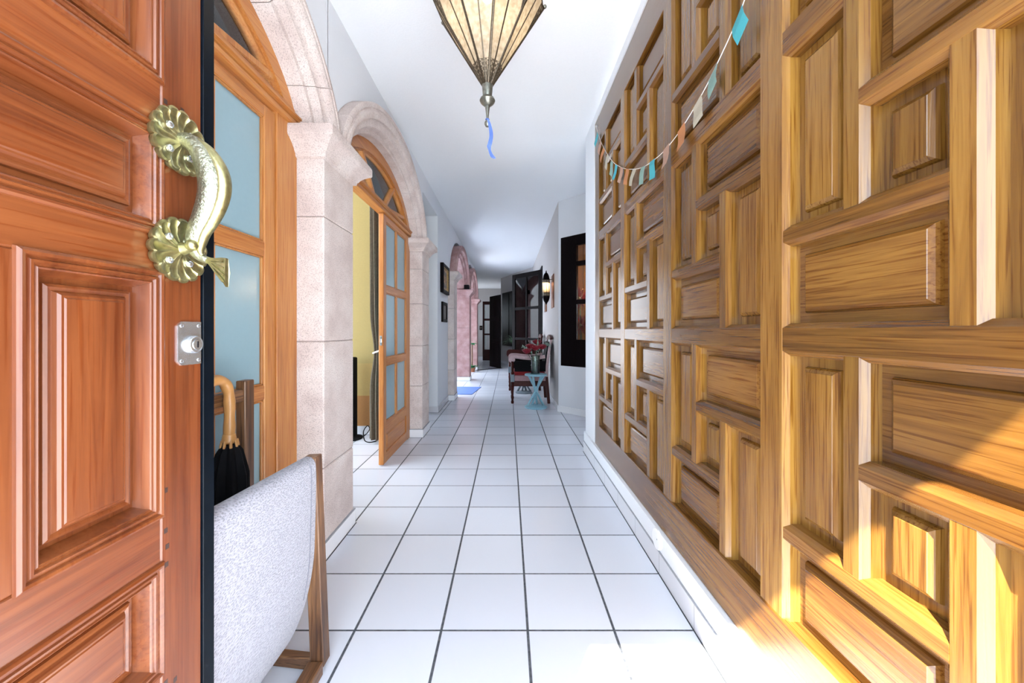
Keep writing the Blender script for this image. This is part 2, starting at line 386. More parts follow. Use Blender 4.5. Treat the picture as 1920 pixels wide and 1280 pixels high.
# right side
DY0, DY1, DZ0, DZ1, XD = .32, 3.165, .19, 2.90, .74
m = MB(); m.box(.735, .95, -.25, DY0, 0, CEIL); m.box(.735, .95, DY1, 3.52, 0, CEIL); m.box(.718, .95, -.24, DY1, 0, DZ0); m.box(.718, .736, DY1, 3.52, 0, DZ0); m.box(.735, .95, DY0, DY1, DZ1, CEIL)
m.box(.80, .95, DY0, DY1, DZ0, DZ1)
m.box(.95, 3, 3.40, 3.52, 0, CEIL)
struct(m.build('wall_right', 'wall_white'), 'white right wall framing the large carved wooden door', 'wall')
m = MB(); m.box(.712, .7185, -.25, 3.52, 0, .10); m.mi = 1; m.box(.7115, .7182, -.25, 3.52, .0985, .1035); m.mi = 2; m.box(.7075, .7121, -.25, 3.52, 0, .0015)
struct(m.build('baseboard_right', ['skirting_tile', 'grout_grey', 'grout_dark']), 'white tile skirting below the carved wooden door', 'baseboard')
# splayed wall with a tall dark window (45 degrees)
A = Vector((.709, 5.24, 0)); dv = Vector((1, -1.03, 0)).normalized()
nv = Vector((-dv.y, dv.x, 0))                 # points away from the camera
def splay(m, s0, s1, z0, z1, t0=0, t1=.15):
    pts = [A+dv*s0+nv*t0, A+dv*s1+nv*t0, A+dv*s1+nv*t1, A+dv*s0+nv*t1]
    return m.prism([(p.x, p.y) for p in pts], z0, z1, 'z')
m = MB(); splay(m, 0, .045, 0, CEIL); splay(m, .045, 1.05, 0, .652); splay(m, .045, 1.05, 2.44, CEIL); splay(m, 1.05, 2.2, 0, CEIL)
struct(m.build('wall_splay', 'wall_white'), 'white splayed wall holding the tall dark window', 'wall')
m = MB(); splay(m, -.01, 2.2, 0, .085, -.012, 0); struct(m.build('baseboard_splay', 'white_plastic'), 'white skirting under the tall dark window', 'baseboard')
wi = thing('window_1', 'tall dark wooden window in the splayed white wall beside the sconce', 'window', kind='structure')
m = MB(); splay(m, .045, .30, .652, 2.44, -.004, .05); splay(m, .92, 1.05, .652, 2.44, -.004, .05)
for z0, z1 in ((.652, 1.02), (1.50, 1.56), (2.02, 2.08), (2.30, 2.44)): splay(m, .30, .92, z0, z1, -.002, .05)
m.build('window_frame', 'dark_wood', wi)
m = MB(); splay(m, .30, .92, 1.02, 2.30, .02, .024); m.build('window_pane', 'dark_glass', wi)
m = MB(); splay(m, -.05, 2.2, 0, CEIL, .42, .47); struct(m.build('wall_behind_window', 'wall_ochre'), 'dim brown wall behind the tall dark window', 'wall')
# corridor right wall with a doorway at 7.75..8.7
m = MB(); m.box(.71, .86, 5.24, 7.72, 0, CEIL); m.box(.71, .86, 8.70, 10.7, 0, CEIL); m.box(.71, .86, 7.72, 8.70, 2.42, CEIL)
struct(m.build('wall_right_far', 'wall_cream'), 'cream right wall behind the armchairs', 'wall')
m = MB(); m.box(.698, .71, 5.25, 7.70, 0, .085); m.box(.698, .71, 8.72, 10.69, 0, .085); struct(m.build('baseboard_right_far', 'skirting_tile'), 'white skirting behind the armchairs', 'baseboard')
B0, B1 = Vector((.71, 10.7, 0)), Vector((-.26, 13.05, 0)); bd = (B1-B0).normalized(); bn = Vector((-bd.y, bd.x, 0))
if bn.x < 0: bn = -bn
BL = (B1-B0).length
def diag(m, s0, s1, z0, z1, t0=0, t1=.15):
    pts = [B0+bd*s0+bn*t0, B0+bd*s1+bn*t0, B0+bd*s1+bn*t1, B0+bd*s0+bn*t1]
    return m.prism([(p.x, p.y) for p in pts], z0, z1, 'z')
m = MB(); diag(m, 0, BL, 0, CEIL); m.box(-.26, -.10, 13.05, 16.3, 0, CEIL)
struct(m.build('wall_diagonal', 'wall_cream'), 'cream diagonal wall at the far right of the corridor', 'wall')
m = MB(); diag(m, 0, BL, 0, .085, -.012, 0); struct(m.build('baseboard_diagonal', 'skirting_tile'), 'white skirting along the far diagonal wall', 'baseboard')
wi = thing('window_2', 'dark shuttered window on the far diagonal wall', 'window', kind='structure')
m = MB(); diag(m, 1.05, 2.35, .62, 2.42, -.03, 0); m.build('shutter', 'dark_wood', wi)
m = MB(); m.mi = 0
for s in (1.10, 1.74): diag(m, s, s+.55, .68, 2.36, -.04, -.028)
m.build('shutter_panel', 'dark_wood', wi)
m = MB(); m.box(-2.2, -.10, 16.3, 16.45, 0, CEIL); m.box(-2.35, -2.2, 11.5, 14.9, 0, CEIL); m.box(-2.35, -2.2, 15.8, 16.45, 0, CEIL); m.box(-2.35, -2.2, 14.9, 15.8, 0, 1.3); m.box(-2.35, -2.2, 14.9, 15.8, 2.2, CEIL); m.box(-2.2, -1.19, 11.36, 11.5, 0, CEIL)  # small side opening added, out of view, to lighten the far end
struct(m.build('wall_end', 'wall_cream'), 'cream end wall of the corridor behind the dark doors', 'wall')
m = MB(); m.box(-2.35, -1.3, 11.36, 17, CEIL, CEIL+.12); struct(m.build('ceiling_end', 'ceiling_white'), 'plaster ceiling at the end of the corridor', 'ceiling')
# unseen upper block, patio roof and court wall, added to hold back sun and sky
m = MB(); m.box(-4.4, 3, -.45, 4.25, CEIL+.13, 7.2); m.box(.9, 3, 4.25, 5.2, CEIL+.13, 6); m.box(-6.2, -4.41, 4.26, 5.2, 0, 8); m.box(-4.41, -1.5, 4.26, 5.2, CEIL+.13, 8)
struct(m.build('shade_block_upper', 'wall_white'), 'unseen upper block added to shade the patio', 'wall')
struct(cbox('patio_shade_roof', 'ceiling_white', -2.1, -1.42, 5.35, 11.5, 2.62, 2.75), 'unseen roof added over the patio to hold back skylight', 'ceiling')
struct(cbox('court_light_screen', 'wall_white', 2.4, 2.55, 5.3, 11, 0, 3.2), 'unseen pale wall added on the right to hold back daylight', 'wall')
m = MB(); m.box(WL, WL+.012, 5.17, 6.03, 0, .085); m.box(-1.3, WL+.012, 5.158, 5.17, 0, .085); m.mi = 1; m.box(-1.3, WL+.017, 5.153, 6.03, 0, .0015)
struct(m.build('baseboard_left', ['skirting_tile', 'grout_dark']), 'white skirting below the framed pictures', 'baseboard')
# patio garden wall
struct(cbox('wall_garden', 'wall_cream', -6, -5.8, 4.3, 12, 0, 4.5), 'garden wall across the patio', 'wall')

# ------------------------------------------------------------------ stone piers and arches
def prof_ring(m, x0, y0, x1, y1, prof):
    # stacked rectangular mouldings: prof = [(outset, z), ...]
    m.sweep([[(x0-o*.0, y0-o, z), (x1+o, y0-o, z), (x1+o, y1+o, z), (x0-o*.0, y1+o, z)] for o, z in prof])
def pier(y0, y1, xb, xf, top, mat, label, joints, base_label=None):
    t = thing('stone_pier', label, 'pillar', ((xb+xf)/2, (y0+y1)/2, 0))
    m = MB(); zs = [.085]+joints+[top-.13]
    for a, b in zip(zs[:-1], zs[1:]): m.box(xb, xf, y0, y1, a+.0015, b-.0015, .005)
    m.mi = 1; m.box(xb+.006, xf-.006, y0+.006, y1-.006, .0, top-.1)
    m.build('shaft', [mat, 'mortar'], t)
    m = MB(); q = [(0, top-.135), (.014, top-.13), (.016, top-.115), (.022, top-.11), (.03, top-.095), (.046, top-.078), (.066, top-.062), (.08, top-.054), (.083, top-.046), (.083, top-.012), (.079, top)]
    prof_ring(m, xb, y0, xf, y1, q)
    m.build('capital', mat, t)
    m = MB(); m.box(xb, xf+.01, y0-.01, y1+.01, 0, .085, .002); m.mi = 1; m.box(xb, xf+.0095, y0-.0095, y1+.0095, .085, .091); m.mi = 2; m.box(xb, xf+.015, y0-.015, y1+.015, 0, .0015); m.build('base_tile', ['white_plastic', 'grout_grey', 'grout_dark'], t)
    return t
pier(*PIER[0], -1.34, PF, 2.14, 'stone', 'nearest pale stone pier, its big capital between the two glazed wooden arches', [.457, 1.093, 1.718])
pier(*PIER[1], -1.22, PF, 2.12, 'stone', 'pale stone pier at the hinge side of the half-open glazed door', [.55, .98, 1.43, 1.8])
pier(*PIER[2], -1.19, -.885, 2.10, 'stone', 'beige stone pier at the end of the white wall with framed pictures', [.5, 1.0, 1.5])
pier(*PIER[3], -1.19, -.875, 2.06, 'pink_stone', 'pink stone pier with a small black box on its capital', [1.2])
pier(*PIER[4], -1.19, -.90, 2.04, 'pink_stone', 'farthest pink stone pier beside the dark end doors', [.75, 1.6])
def stone_arch(c, a, mat, label, xf=-.90, xb=-1.34, b0=.47, db=.21, da=.175, base=2.14):
    t = thing('stone_arch', label, 'arch', (xf, c, base))
    prof = [(xb, 0), (-.985, 0), (-.978, .03), (-.976, .16), (-.962, .20), (-.944, .21), (-.936, .24), (-.934, .42), (-.926, .47), (xf-.008, .48), (xf, .53), (xf+.004, .62), (xf, .72), (xf-.010, .76), (xf-.010, .80), (xf-.002, .83), (xf-.002, .93), (xf-.012, 1.0), (xb, 1.0)]
    nv = 7; gap = .0035
    names = []
    for k in range(nv):
        m = MB(); rows = []
        for i in range(9):
            th = PI*(k+i/8)/nv
            if i == 0: th += gap/2
            if i == 8: th -= gap/2
            rows.append([(x, *curve(c, a+da*s, b0+db*s, th, base)) for x, s in prof])
        m.sweep(rows); m.build('voussoir', mat, t, smooth=True)
    return t
stone_arch(*ARCH[0], 'stone', 'nearest pale stone arch over the closed glazed wooden doors')
stone_arch(*ARCH[1], 'stone', 'second pale stone arch over the half-open glazed door', xb=-1.22)
stone_arch(*ARCH[2], 'pink_stone', 'third stone arch, pink, opening onto the patio past the pictures', -.87, -1.19, .50, .2, .16, 2.09)
stone_arch(*ARCH[3], 'pink_stone', 'farthest pink stone arch opening onto the patio', -.87, -1.19, .50, .2, .16, 2.05)
cb = thing('speaker', 'small black box speaker standing on the pink pier capital', 'speaker', (-.93, 8.42, 2.06))
MB().box(-1.00, -.89, 8.36, 8.48, 2.06, 2.17, .005).build('speaker_box', 'black_fabric', cb)
MB().box(-.985, -.905, 8.355, 8.36, 2.075, 2.155, 0).build('speaker_grille', 'dark_wood', cb)

# ------------------------------------------------------------------ glazed joinery in the first two arches
def arc_band(m, c, a0, b0, a1, b1, x0, x1, n=36, t0=0, t1=PI, base=2.22):
    rows = []
    for i in range(n+1):
        th = t0+(t1-t0)*i/n
        p, q = curve(c, a0, b0, th, 2.14), curve(c, a1, b1, th, 2.14)
        rows.append([(x0, *p), (x1, *p), (x1, *q), (x0, *q)])
    m.sweep(rows)
def leaf(t, y0, y1, x, hinge_far, name='door_leaf', label=None):
    # glazed leaf in plane X=x (front), 2 columns x 3 rows of panes and a fielded bottom panel
    X0, X1 = x-.042, x
    st = .075; m = MB(); top = 2.135
    m.box(X0, X1, y0, y0+st, .012, top, .004); m.box(X0, X1, y1-st, y1, .012, top, .004)
    ymid = (y0+y1)/2; zr = [(2.08, top), (1.47, 1.535), (.845, .910), (.27, .36), (.012, .10)]
    m.mi = 1
    for a, b in zr: m.box(X0+.001, X1-.001, y0+st-.004, y1-st+.004, a, b, .004)
    m.mi = 0
    m.box(X0+.006, X1-.006, ymid-.017, ymid+.017, .355, 2.085, .006)
    m.mi = 1; m.box(X0+.012, X1-.014, y0+st-.005, y1-st+.005, .095, .275)
    m.box(X0+.008, X1-.004, y0+st+.03, y1-st-.03, .125, .245, .007)
    lf = m.build(name, ['pine_z', 'pine_y'], t)
    for ya, yb in ((y0+st, ymid-.017), (ymid+.017, y1-st)):
        for za, zb in ((.36, .845), (.91, 1.47), (1.535, 2.08)):
            g = MB(); g.box(x-.024, x-.018, ya-.004, yb+.004, za-.004, zb+.004); g.build('frosted_pane', 'frosted', lf)
            b = MB()
            for r in ((ya, ya+.008, za, zb), (yb-.008, yb, za, zb), (ya, yb, za, za+.008), (ya, yb, zb-.008, zb)):
                b.box(x-.018, x-.006, *r, .002)
            b.build('glazing_bead', 'pine_z', lf)
    return lf
def joinery(name, label, c, a, leaves):
    t = thing(name, label, 'door', (DP, c, 0), kind='structure')
    m = MB(); j = .075 if leaves == 1 else .16
    m.box(DP-.07, DP-.004, c+a-j, c+a, 0, 2.16, .003)
    m.box(DP-.07, DP-.004, c-a, c-a+j, 0, 2.16, .003)
    m.build('jamb', 'pine_z', t)
    m = MB(); m.box(DP-.07, DP+.012, c-a-.02, c+a+.02, 2.145, 2.175, .005); m.box(DP-.07, DP+.026, c-a-.02, c+a+.02, 2.175, 2.205, .010, 2); m.box(DP-.07, DP, c-a, c+a, 2.205, 2.235, .003)
    m.build('transom', 'pine_y', t)
    m = MB(); arc_band(m, c, a, .47, a-.075, .385, DP-.07, DP-.002); m.build('arched_frame', 'pine_y', t, smooth=True)
    m = MB(); arc_band(m, c, a-.075, .385, a-.09, .368, DP-.055, DP-.016); m.build('arched_bead', 'pine_y', t, smooth=True)
    for th in (math.radians(62), math.radians(118), math.radians(28), math.radians(152)) :
        p0 = Vector((DP-.035, c+.30*math.cos(th), 2.23)); q = curve(c, a-.08, .38, th); 
        m = MB(); m.beam(p0, (DP-.035, *q), .032, .05, .004, (1, 0, 0)); m.build('fan_muntin', 'pine_z', t)
    pts = [curve(c, a-.07, .39, PI*i/36) for i in range(37)]
    pts = [(y, z) for y, z in pts if z > 2.235]
    m = MB(); m.prism(pts, DP-.04, DP-.036); m.build('fan_pane', 'clear_glass', t)
    return t
t1 = joinery('door_1', 'closed pair of arched glazed wooden doors beside the entrance leaf', .965, .885, 2)
leaf(t1, .965, .965+.725, DP-.012, True); leaf(t1, .965-.725, .965-.005, DP-.012, False)
t2 = joinery('door_2', 'arched glazed wooden doorway with one leaf closed and a view of the yellow room', 3.085, .885, 1)
lf = leaf(t2, 3.12, 3.893, DP+.0, True)
m = MB(); m.box(DP-.03, DP-.012, 3.112, 3.12, 1.02, 1.10, .001); m.build('lock_plate', 'steel', lf)
m = MB(); m.box(DP-.025, DP-.017, 3.10, 3.113, 1.045, 1.075, .001); m.build('latch', 'steel', lf)
# the other leaf, swung into the room
L2 = leaf(t2, 2.28, 3.04, DP, False)
for o in [L2]:
    hinge = Vector((DP-.02, 2.28, 0)); R = Matrix.Translation(hinge) @ Matrix.Rotation(math.radians(88), 4, 'Z') @ Matrix.Translation(-hinge)
    T = Matrix.Translation(t2.location); o.matrix_local = T.inverted() @ R @ T
# ------------------------------------------------------------------ door_3: the large carved door on the right
d3 = thing('door_3', 'large golden-brown carved wooden door of pinwheel panels on the right wall', 'door', (XD, 1.75, DZ0), kind='structure')
COLS = [(.420, .990), (1.101, 1.671), (1.782, 2.352), (2.455, 3.025)]   # near..far
ROWS = [(.371, 1.081), (1.168, 1.878), (1.964, 2.674)]
def bevbar(name, y0, y1, z0, z1, mat, bv=.013, xf=XD, xb=XD+.058):
    m = MB()
    if mat.endswith('_y'):
        m.prism([(xf, z0+bv), (xf, z1-bv), (xf+bv, z1), (xb, z1), (xb, z0), (xf+bv, z0)], y0, y1, 'y')
    else:
        m.prism([(xf, y0+bv), (xf, y1-bv), (xf+bv, y1), (xb, y1), (xb, y0), (xf+bv, y0)], z0, z1, 'z')
    return m.build(name, mat, d3)
bevbar('stile', DY0, .420, DZ0, DZ1, 'gold_wood_z')
for a, b in ((.990, 1.101), (1.671, 1.782), (2.352, 2.455)): bevbar('stile', a, b, .371-.004, 2.674+.004, 'gold_wood_z')
bevbar('stile', 3.025, DY1, DZ0, DZ1, 'gold_wood_z', .004)
bevbar('bottom_rail', .41, 3.026, DZ0, .371, 'gold_wood_y', .004, XD-.004); bevbar('top_rail', .41, 3.026, 2.674, DZ1, 'gold_wood_y', .004)
for (a, b) in COLS:
    for z0, z1 in ((1.081, 1.168), (1.878, 1.964)): bevbar('cross_rail', a-.012, b+.012, z0, z1, 'gold_wood_y', .013, XD+.001)
def panel_mesh(y0, y1, z0, z1):
    m = MB(); m.box(XD+.040, XD+.055, y0, y1, z0, z1)
    i = .029
    ya, yb, za, zb = y0+i, y1-i, z0+i, z1-i
    rows = []
    for o, x in ((-.004, XD+.041), (-.002, XD+.034), (.001, XD+.029), (.009, XD+.0235), (.010, XD+.0225)):
        rows.append([(x, ya+o, za+o), (x, yb-o, za+o), (x, yb-o, zb-o), (x, ya+o, zb-o)])
    m.sweep(rows); return m
# in the cell: u runs from the far edge (0) to the near edge (1), v from the bottom up
def cell(c0, c1, z0, z1):
    W, H = c1-c0, z1-z0; s = .155; b = .062; hs = .205; hb = .056
    Y = lambda u: c1-u
    uL0, uL1 = s, s+b; uR1, uR0 = W-s, W-s-b
    vB0, vB1 = z0+hs, z0+hs+hb; vT1, vT0 = z1-hs, z1-hs-hb
    out = []
    # bars
    for (n, y0, y1, a, b_, mt, xf) in (('lattice_bar', Y(uL1), Y(uL0), vB1, z1, 'gold_wood_z', XD+.003), ('lattice_bar', Y(uR1), Y(uR0), z0, vT0, 'gold_wood_z', XD+.003),
        ('lattice_bar', c0, Y(uL0)-.0, vT0, vT1, 'gold_wood_y', XD+.002), ('lattice_bar', Y(uR1)+.0, c1, vB0, vB1, 'gold_wood_y', XD+.002)):
        e = .0125
        if mt.endswith('_y'):
            if y0 == c0: y0 -= e; y1 = Y(uL1)+e
            else: y0 = Y(uR0)-e; y1 += e
        else: a -= e; b_ += e
        bevbar(n, y0, y1, a, b_, mt, .013, xf, XD+.056)
    for (y0, y1, a, b_, mt) in ((Y(uL0), c1, vB1, z1, 'gold_wood_z'), (c0, Y(uR1), z0, vT0, 'gold_wood_z'), (c0, Y(uL1), vT1, z1, 'gold_wood_y'), (Y(uR0), c1, z0, vB0, 'gold_wood_y'), (Y(uR0), Y(uL1), vB1, vT0, 'gold_wood_z')):
        panel_mesh(y0, y1, a, b_).build('raised_panel', mt, d3)
for c0, c1 in COLS:
    for z0, z1 in ROWS: cell(c0, c1, z0, z1)

# ------------------------------------------------------------------ door_4: the entrance leaf, standing open on the left
XE = -.62; HY0, HY1 = -.22, .749
d4 = thing('door_4', 'reddish-brown panelled entrance door leaf standing open at the left', 'door', (XE, .26, 0), kind='structure')
def erail(y0, y1, z0, z1): 
    m = MB(); m.box(XE-.045, XE, y0, y1, z0, z1, .0025); m.build('rail', 'red_wood_y', d4)
def estile(y0, y1, z0, z1):
    m = MB(); m.box(XE-.045, XE, y0, y1, z0, z1, .0025); m.build('stile', 'red_wood_z', d4)
estile(.662, .749, .02, 2.27); estile(HY0, HY0+.087, .02, 2.27)
ZR = [(.02, .18), (.45, .537), (.732, .818), (1.253, 1.320), (1.510, 1.591), (2.05, 2.27)]
for a, b in ZR: erail(HY0+.087, .662, a, b)
IN0, IN1 = HY0+.087, .662; mid = (IN0+IN1)/2
def epanel(y0, y1, z0, z1, mt):
    m = MB(); m.box(XE-.040, XE-.022, y0-.001, y1+.001, z0-.001, z1+.001)
    w = min(y1-y0, z1-z0)
    def ring(lst):
        m.sweep([[(XE+x, y0+o, z0+o), (XE+x, y1-o, z0+o), (XE+x, y1-o, z1-o), (XE+x, y0+o, z1-o)] for o, x in lst], caps=False)
    # bolection moulding round the opening
    ring([(0, -.024), (-.004, .000), (-.003, .004), (.001, .0065), (.005, .0055), (.007, .0015), (.009, .0013), (.011, .0045), (.014, .0045), (.016, .0005), (.018, .0), (.020, .0022), (.022, .0008), (.026, -.011), (.030, -.0215)])
    # fielded centre with two steps
    o0 = .045 if w > .25 else .038
    ring([(o0, -.022), (o0+.001, -.016), (o0+.005, -.014), (o0+.010, -.016), (o0+.013, -.011), (o0+.016, -.008), (o0+.019, -.008), (o0+.021, -.0065)])
    e = o0+.021
    m.quad((XE-.0065, y0+e, z0+e), (XE-.0065, y1-e, z0+e), (XE-.0065, y1-e, z1-e), (XE-.0065, y0+e, z1-e))
    m.build('fielded_panel', mt, d4)
for z0, z1 in ((.18, .45), (.818, 1.253), (1.591, 2.05)):
    ys = [IN0, IN0+.20, IN0+.29, IN0+.43-.0, .467-.07+.0, .467, .662]
    # three tall panels, two inner stiles
    k = (.662-IN0-3*.195)/2
    for i in range(3):
        y0 = .662-.195-i*(.195+k); epanel(y0, y0+.195, z0, z1, 'red_wood_z')
        if i < 2: estile(y0-k, y0, z0, z1)
for z0, z1 in ((.537, .732), (1.320, 1.510)):
    epanel(IN0, .662, z0, z1, 'red_wood_y')
m = MB(); m.box(XE-.052, XE+.004, .749, .752, .01, 2.28, .001); m.box(XE-.052, XE-.004, .752, .789, .01, 2.28, .003); m.build('steel_edge', 'black_steel', d4)
for y, z in ((.6705, 1.563), (.705, 1.567), (.671, .787), (.674, .757), (.671, .512), (.69, .50), (.671, .86), (.6725, .725)):
    tag(MB().box(XE-.002, XE+.0004, y-.0035, y+.0035, z-.0045, z+.0045).build('wooden_peg', 'peg_brown', d4), 'dark square peg end')
# lock
m = MB(); ya, yb, za, zb, c = .6925, .7465, 1.083, 1.166, .008
m.prism([(ya+c, za), (yb-.002, za), (yb-.002, zb), (ya+c, zb), (ya, zb-c), (ya, za+c)], XE, XE+.003); lk = m.build('lock_plate', 'steel', d4)
tag(lk, 'steel lock plate')
MB().lathe([(.017, 0), (.017, .007), (.015, .010), (.011, .0105), (.011, .008), (.0105, .008), (.0105, .012), (.001, .012)], (XE+.002, .724, 1.122), 24, 'x').build('lock_cylinder', 'steel', lk, smooth=True)
MB().box(XE+.012, XE+.0147, .7228, .7252, 1.116, 1.128).build('keyhole', 'dark_wood', lk)
for y, z in ((.700, 1.158), (.7385, 1.158), (.700, 1.091), (.7385, 1.091)):
    MB().lathe([(.0035, 0), (.003, .0015), (.001, .002)], (XE+.003, y, z), 10, 'x').build('screw', 'steel', lk, smooth=True)
# brass fish pull
h = MB()
def rosette(cy, cz, R):
    # dished flower plate with scalloped petals
    m = MB(); n = 15; seg = n*10; rows = []
    for fr, x in ((.0, .012), (.16, .012), (.30, .007), (.55, .004), (.80, .006), (.93, .011), (1.0, .010), (1.0, .007), (.9, .002), (0, .001)):
        row = []
        for j in range(seg):
            a = 2*PI*j/seg; lob = abs(math.sin(a*n/2))**.55; rr = R*fr*(.90+.10*lob if fr > .4 else 1)
            rid = .0014*(1-lob)*(fr > .25)*(fr < .97)*(1 if x > .003 else 0)
            row.append((XE+x+rid+(.005 if x > .003 else 0), cy+max(rr, 1e-4)*math.cos(a), cz+max(rr, 1e-4)*math.sin(a)))
        rows.append(row)
    m.sweep(rows, caps=True); return m
body = []
# spine: stand-off s in X, along Y and Z
key = [(.006, .688, 1.500, .011), (.020, .690, 1.5025, .014), (.036, .692, 1.494, .0165), (.051, .695, 1.474, .0205), (.062, .697, 1.446, .0235), (.0655, .698, 1.4185, .0245), (.061, .698, 1.389, .0235), (.050, .698, 1.360, .0215), (.038, .697, 1.335, .0185), (.032, .697, 1.312, .0155), (.034, .697, 1.296, .011), (.043, .698, 1.286, .008), (.054, .699, 1.281, .0065)]
def spline(keys, k=6):
    out = []
    for i in range(len(keys)-1):
        p = [keys[max(i-1, 0)], keys[i], keys[i+1], keys[min(i+2, len(keys)-1)]]
        for j in range(k):
            t = j/k
            out.append(tuple(.5*((2*p[1][d])+(-p[0][d]+p[2][d])*t+(2*p[0][d]-5*p[1][d]+4*p[2][d]-p[3][d])*t*t+(-p[0][d]+3*p[1][d]-3*p[2][d]+p[3][d])*t**3) for d in range(len(p[0]))))
    out.append(tuple(keys[-1])); return out
sp = spline(key)
m = MB(); m.tube([(XE+a, b, c_) for a, b, c_, r in sp], [r for a, b, c_, r in sp], 16, flat=[1]*len(sp))
hd = m.build('pull_handle', 'brass_hammered', d4, smooth=True); tag(hd, 'brass fish-shaped pull handle')
m = MB(); m.tube([(XE+a+r*.80, b-.002, c_) for a, b, c_, r in sp[8:-8]], [r*.55 for a, b, c_, r in sp[8:-8]], 10); m.build('belly', 'brass', hd, smooth=True)
# tail fin: flares away from the stem
m = MB(); rows = []
for s, zc, hh in ((.050, 1.283, .006), (.060, 1.279, .007), (.070, 1.273, .012), (.080, 1.266, .020), (.089, 1.258, .027)):
    rows.append([(XE+s, .696, zc+hh), (XE+s, .703, zc+hh), (XE+s+.002, .705, zc), (XE+s, .703, zc-hh), (XE+s, .696, zc-hh), (XE+s, .694, zc)])
m.sweep(rows)
for k in range(4): m.beam((XE+.060, .6935, 1.281-.002*k), (XE+.087, .692, 1.279-.013*k), .0025, .003)
m.build('tail_fin', 'brass', hd)
m = MB(); m.tube([(XE+.008, .688, 1.300), (XE+.02, .690, 1.302), (XE+.032, .692, 1.304)], [.014, .011, .011], 12); m.sphere((XE+.036, .684, 1.306), .011); m.build('stem', 'brass', hd, smooth=True)
for cy, cz, R in ((.687, 1.498, .060), (.686, 1.297, .060)):
    ro = rosette(cy, cz, R).build('rosette', 'brass', d4, smooth=True)
    for a in range(4):
        an = PI/4+a*PI/2; MB().lathe([(.0065, 0), (.0062, .004), (.004, .006), (.0015, .0062)], (XE+.0105, cy+.030*math.cos(an), cz+.030*math.sin(an)), 12, 'x').build('screw', 'steel', ro, smooth=True)

# ------------------------------------------------------------------ ceiling lantern
LX, LY = -.09, 1.60; ZP, ZT = 2.578, 2.205; RP = .250
lan = thing('pendant_lantern', 'bronze and amber glass eight-sided lantern hanging from the ceiling', 'lamp', (LX, LY, 2.03))
ang = [math.radians(12+45*i) for i in range(8)]
top = [Vector((LX+RP*math.cos(a), LY+RP*math.sin(a), ZP)) for a in ang]
r0 = .020; low = [Vector((LX+r0*math.cos(a), LY+r0*math.sin(a), ZT)) for a in ang]
rt = .07; up = [Vector((LX+rt*math.cos(a), LY+rt*math.sin(a), 2.80)) for a in ang]
for i in range(8):
    j = (i+1) % 8
    g = MB(); g.quad(low[i]*.985+Vector((LX, LY, ZT))*.015, low[j], top[j]*.995+Vector((LX, LY, ZP))*.005, top[i]*.995+Vector((LX, LY, ZP))*.005)
    g.build('glass_panel', 'amber_glass', lan)
    g = MB(); g.quad(top[i], top[j], up[j], up[i]); g.build('upper_glass_panel', 'amber_glass', lan)
m = MB()
for i in range(8):
    j = (i+1) % 8
    d = (top[i]-low[i]); m.tube([low[i], top[i]+d.normalized()*.012], .0052, 6)
    a, b = low[i].lerp(low[j], .5), top[i].lerp(top[j], .5)
    for f in (.35, .65):
        pass
    m.tube([a, b], .0030, 5)
    m.tube([top[i], top[j]], .003, 5); m.tube([top[i], up[i]], .003, 5)
m.build('rib', 'bronze', lan)
for i in range(8):
    d = (top[i]-low[i]).normalized(); MB().sphere(top[i]+d*.016, .0085, sub=2).build('ball_tip', 'pewter', lan, smooth=True)
m = MB()
def fret(P0, P1, P2, P3, nu, nv, r=.0013, lim=None):
    # pierced lattice between four corners: crosses and frame bars
    f = lambda u, v: (P0.lerp(P1, u)).lerp(P3.lerp(P2, u), v)
    for a in range(nu):
        for b in range(nv):
            u0, u1, v0, v1 = a/nu, (a+1)/nu, b/nv, (b+1)/nv
            m.tube([f(u0, v0), f(u1, v1)], r*1.3, 4, False); m.tube([f(u1, v0), f(u0, v1)], r*1.3, 4, False)
            m.tube([f(u0, v1), f(u1, v1)], r*.8, 4, False)
            if a: m.tube([f(u0, v0), f(u0, v1)], r*.8, 4, False)
for i in range(8):
    j = (i+1) % 8
    fret(low[i], low[j], low[j].lerp(top[j], .20), low[i].lerp(top[i], .20), 3, 5)
    for p, q in ((i, j), (j, i)):
        T = top[p]; S = top[p].lerp(low[p], .36); E = top[p].lerp(top[q], .20)
        # corner triangle of openwork
        for k in range(6):
            a0, a1 = k/6, (k+1)/6
            A0, A1 = T.lerp(S, a0), T.lerp(S, a1); B0_, B1_ = E.lerp(S, a0), E.lerp(S, a1)
            m.tube([A0, B1_], .0020, 4, False); m.tube([B0_, A1], .0020, 4, False); m.tube([A1, B1_], .0018, 4, False)
            M0, M1 = A0.lerp(B0_, .5), A1.lerp(B1_, .5)
            m.tube([M0, M1], .0010, 4, False)
        m.tube([E, S], .0024, 4, False)
m.build('filigree', 'bronze', lan)
m = MB(); m.lathe([(.021, ZT-.002), (.024, ZT), (.0235, ZT-.004), (.020, ZT-.045), (.018, ZT-.050)][::-1], (LX, LY, 0), 20); m.build('collar', 'pewter', lan, smooth=True)
m = MB(); m.lathe([(.008, 2.115), (.018, 2.120), (.029, 2.130), (.0335, 2.139), (.030, 2.148), (.020, 2.156)], (LX, LY, 0), 24)
m.lathe([(.005, 2.060), (.006, 2.075), (.0105, 2.115)], (LX, LY, 0), 14); m.lathe([(.002, 2.026), (.008, 2.028), (.0125, 2.037), (.0125, 2.045), (.008, 2.053), (.003, 2.056), (.005, 2.062)], (LX, LY, 0), 16)
m.build('finial', 'pewter', lan, smooth=True)
m = MB(); m.lathe([(.07, 2.80), (.055, 2.82), (.02, 2.84), (.012, 2.86), (.006, 2.95), (.05, 2.955), (.055, 2.97)], (LX, LY, 0), 20); m.build('stem', 'pewter', lan, smooth=True)
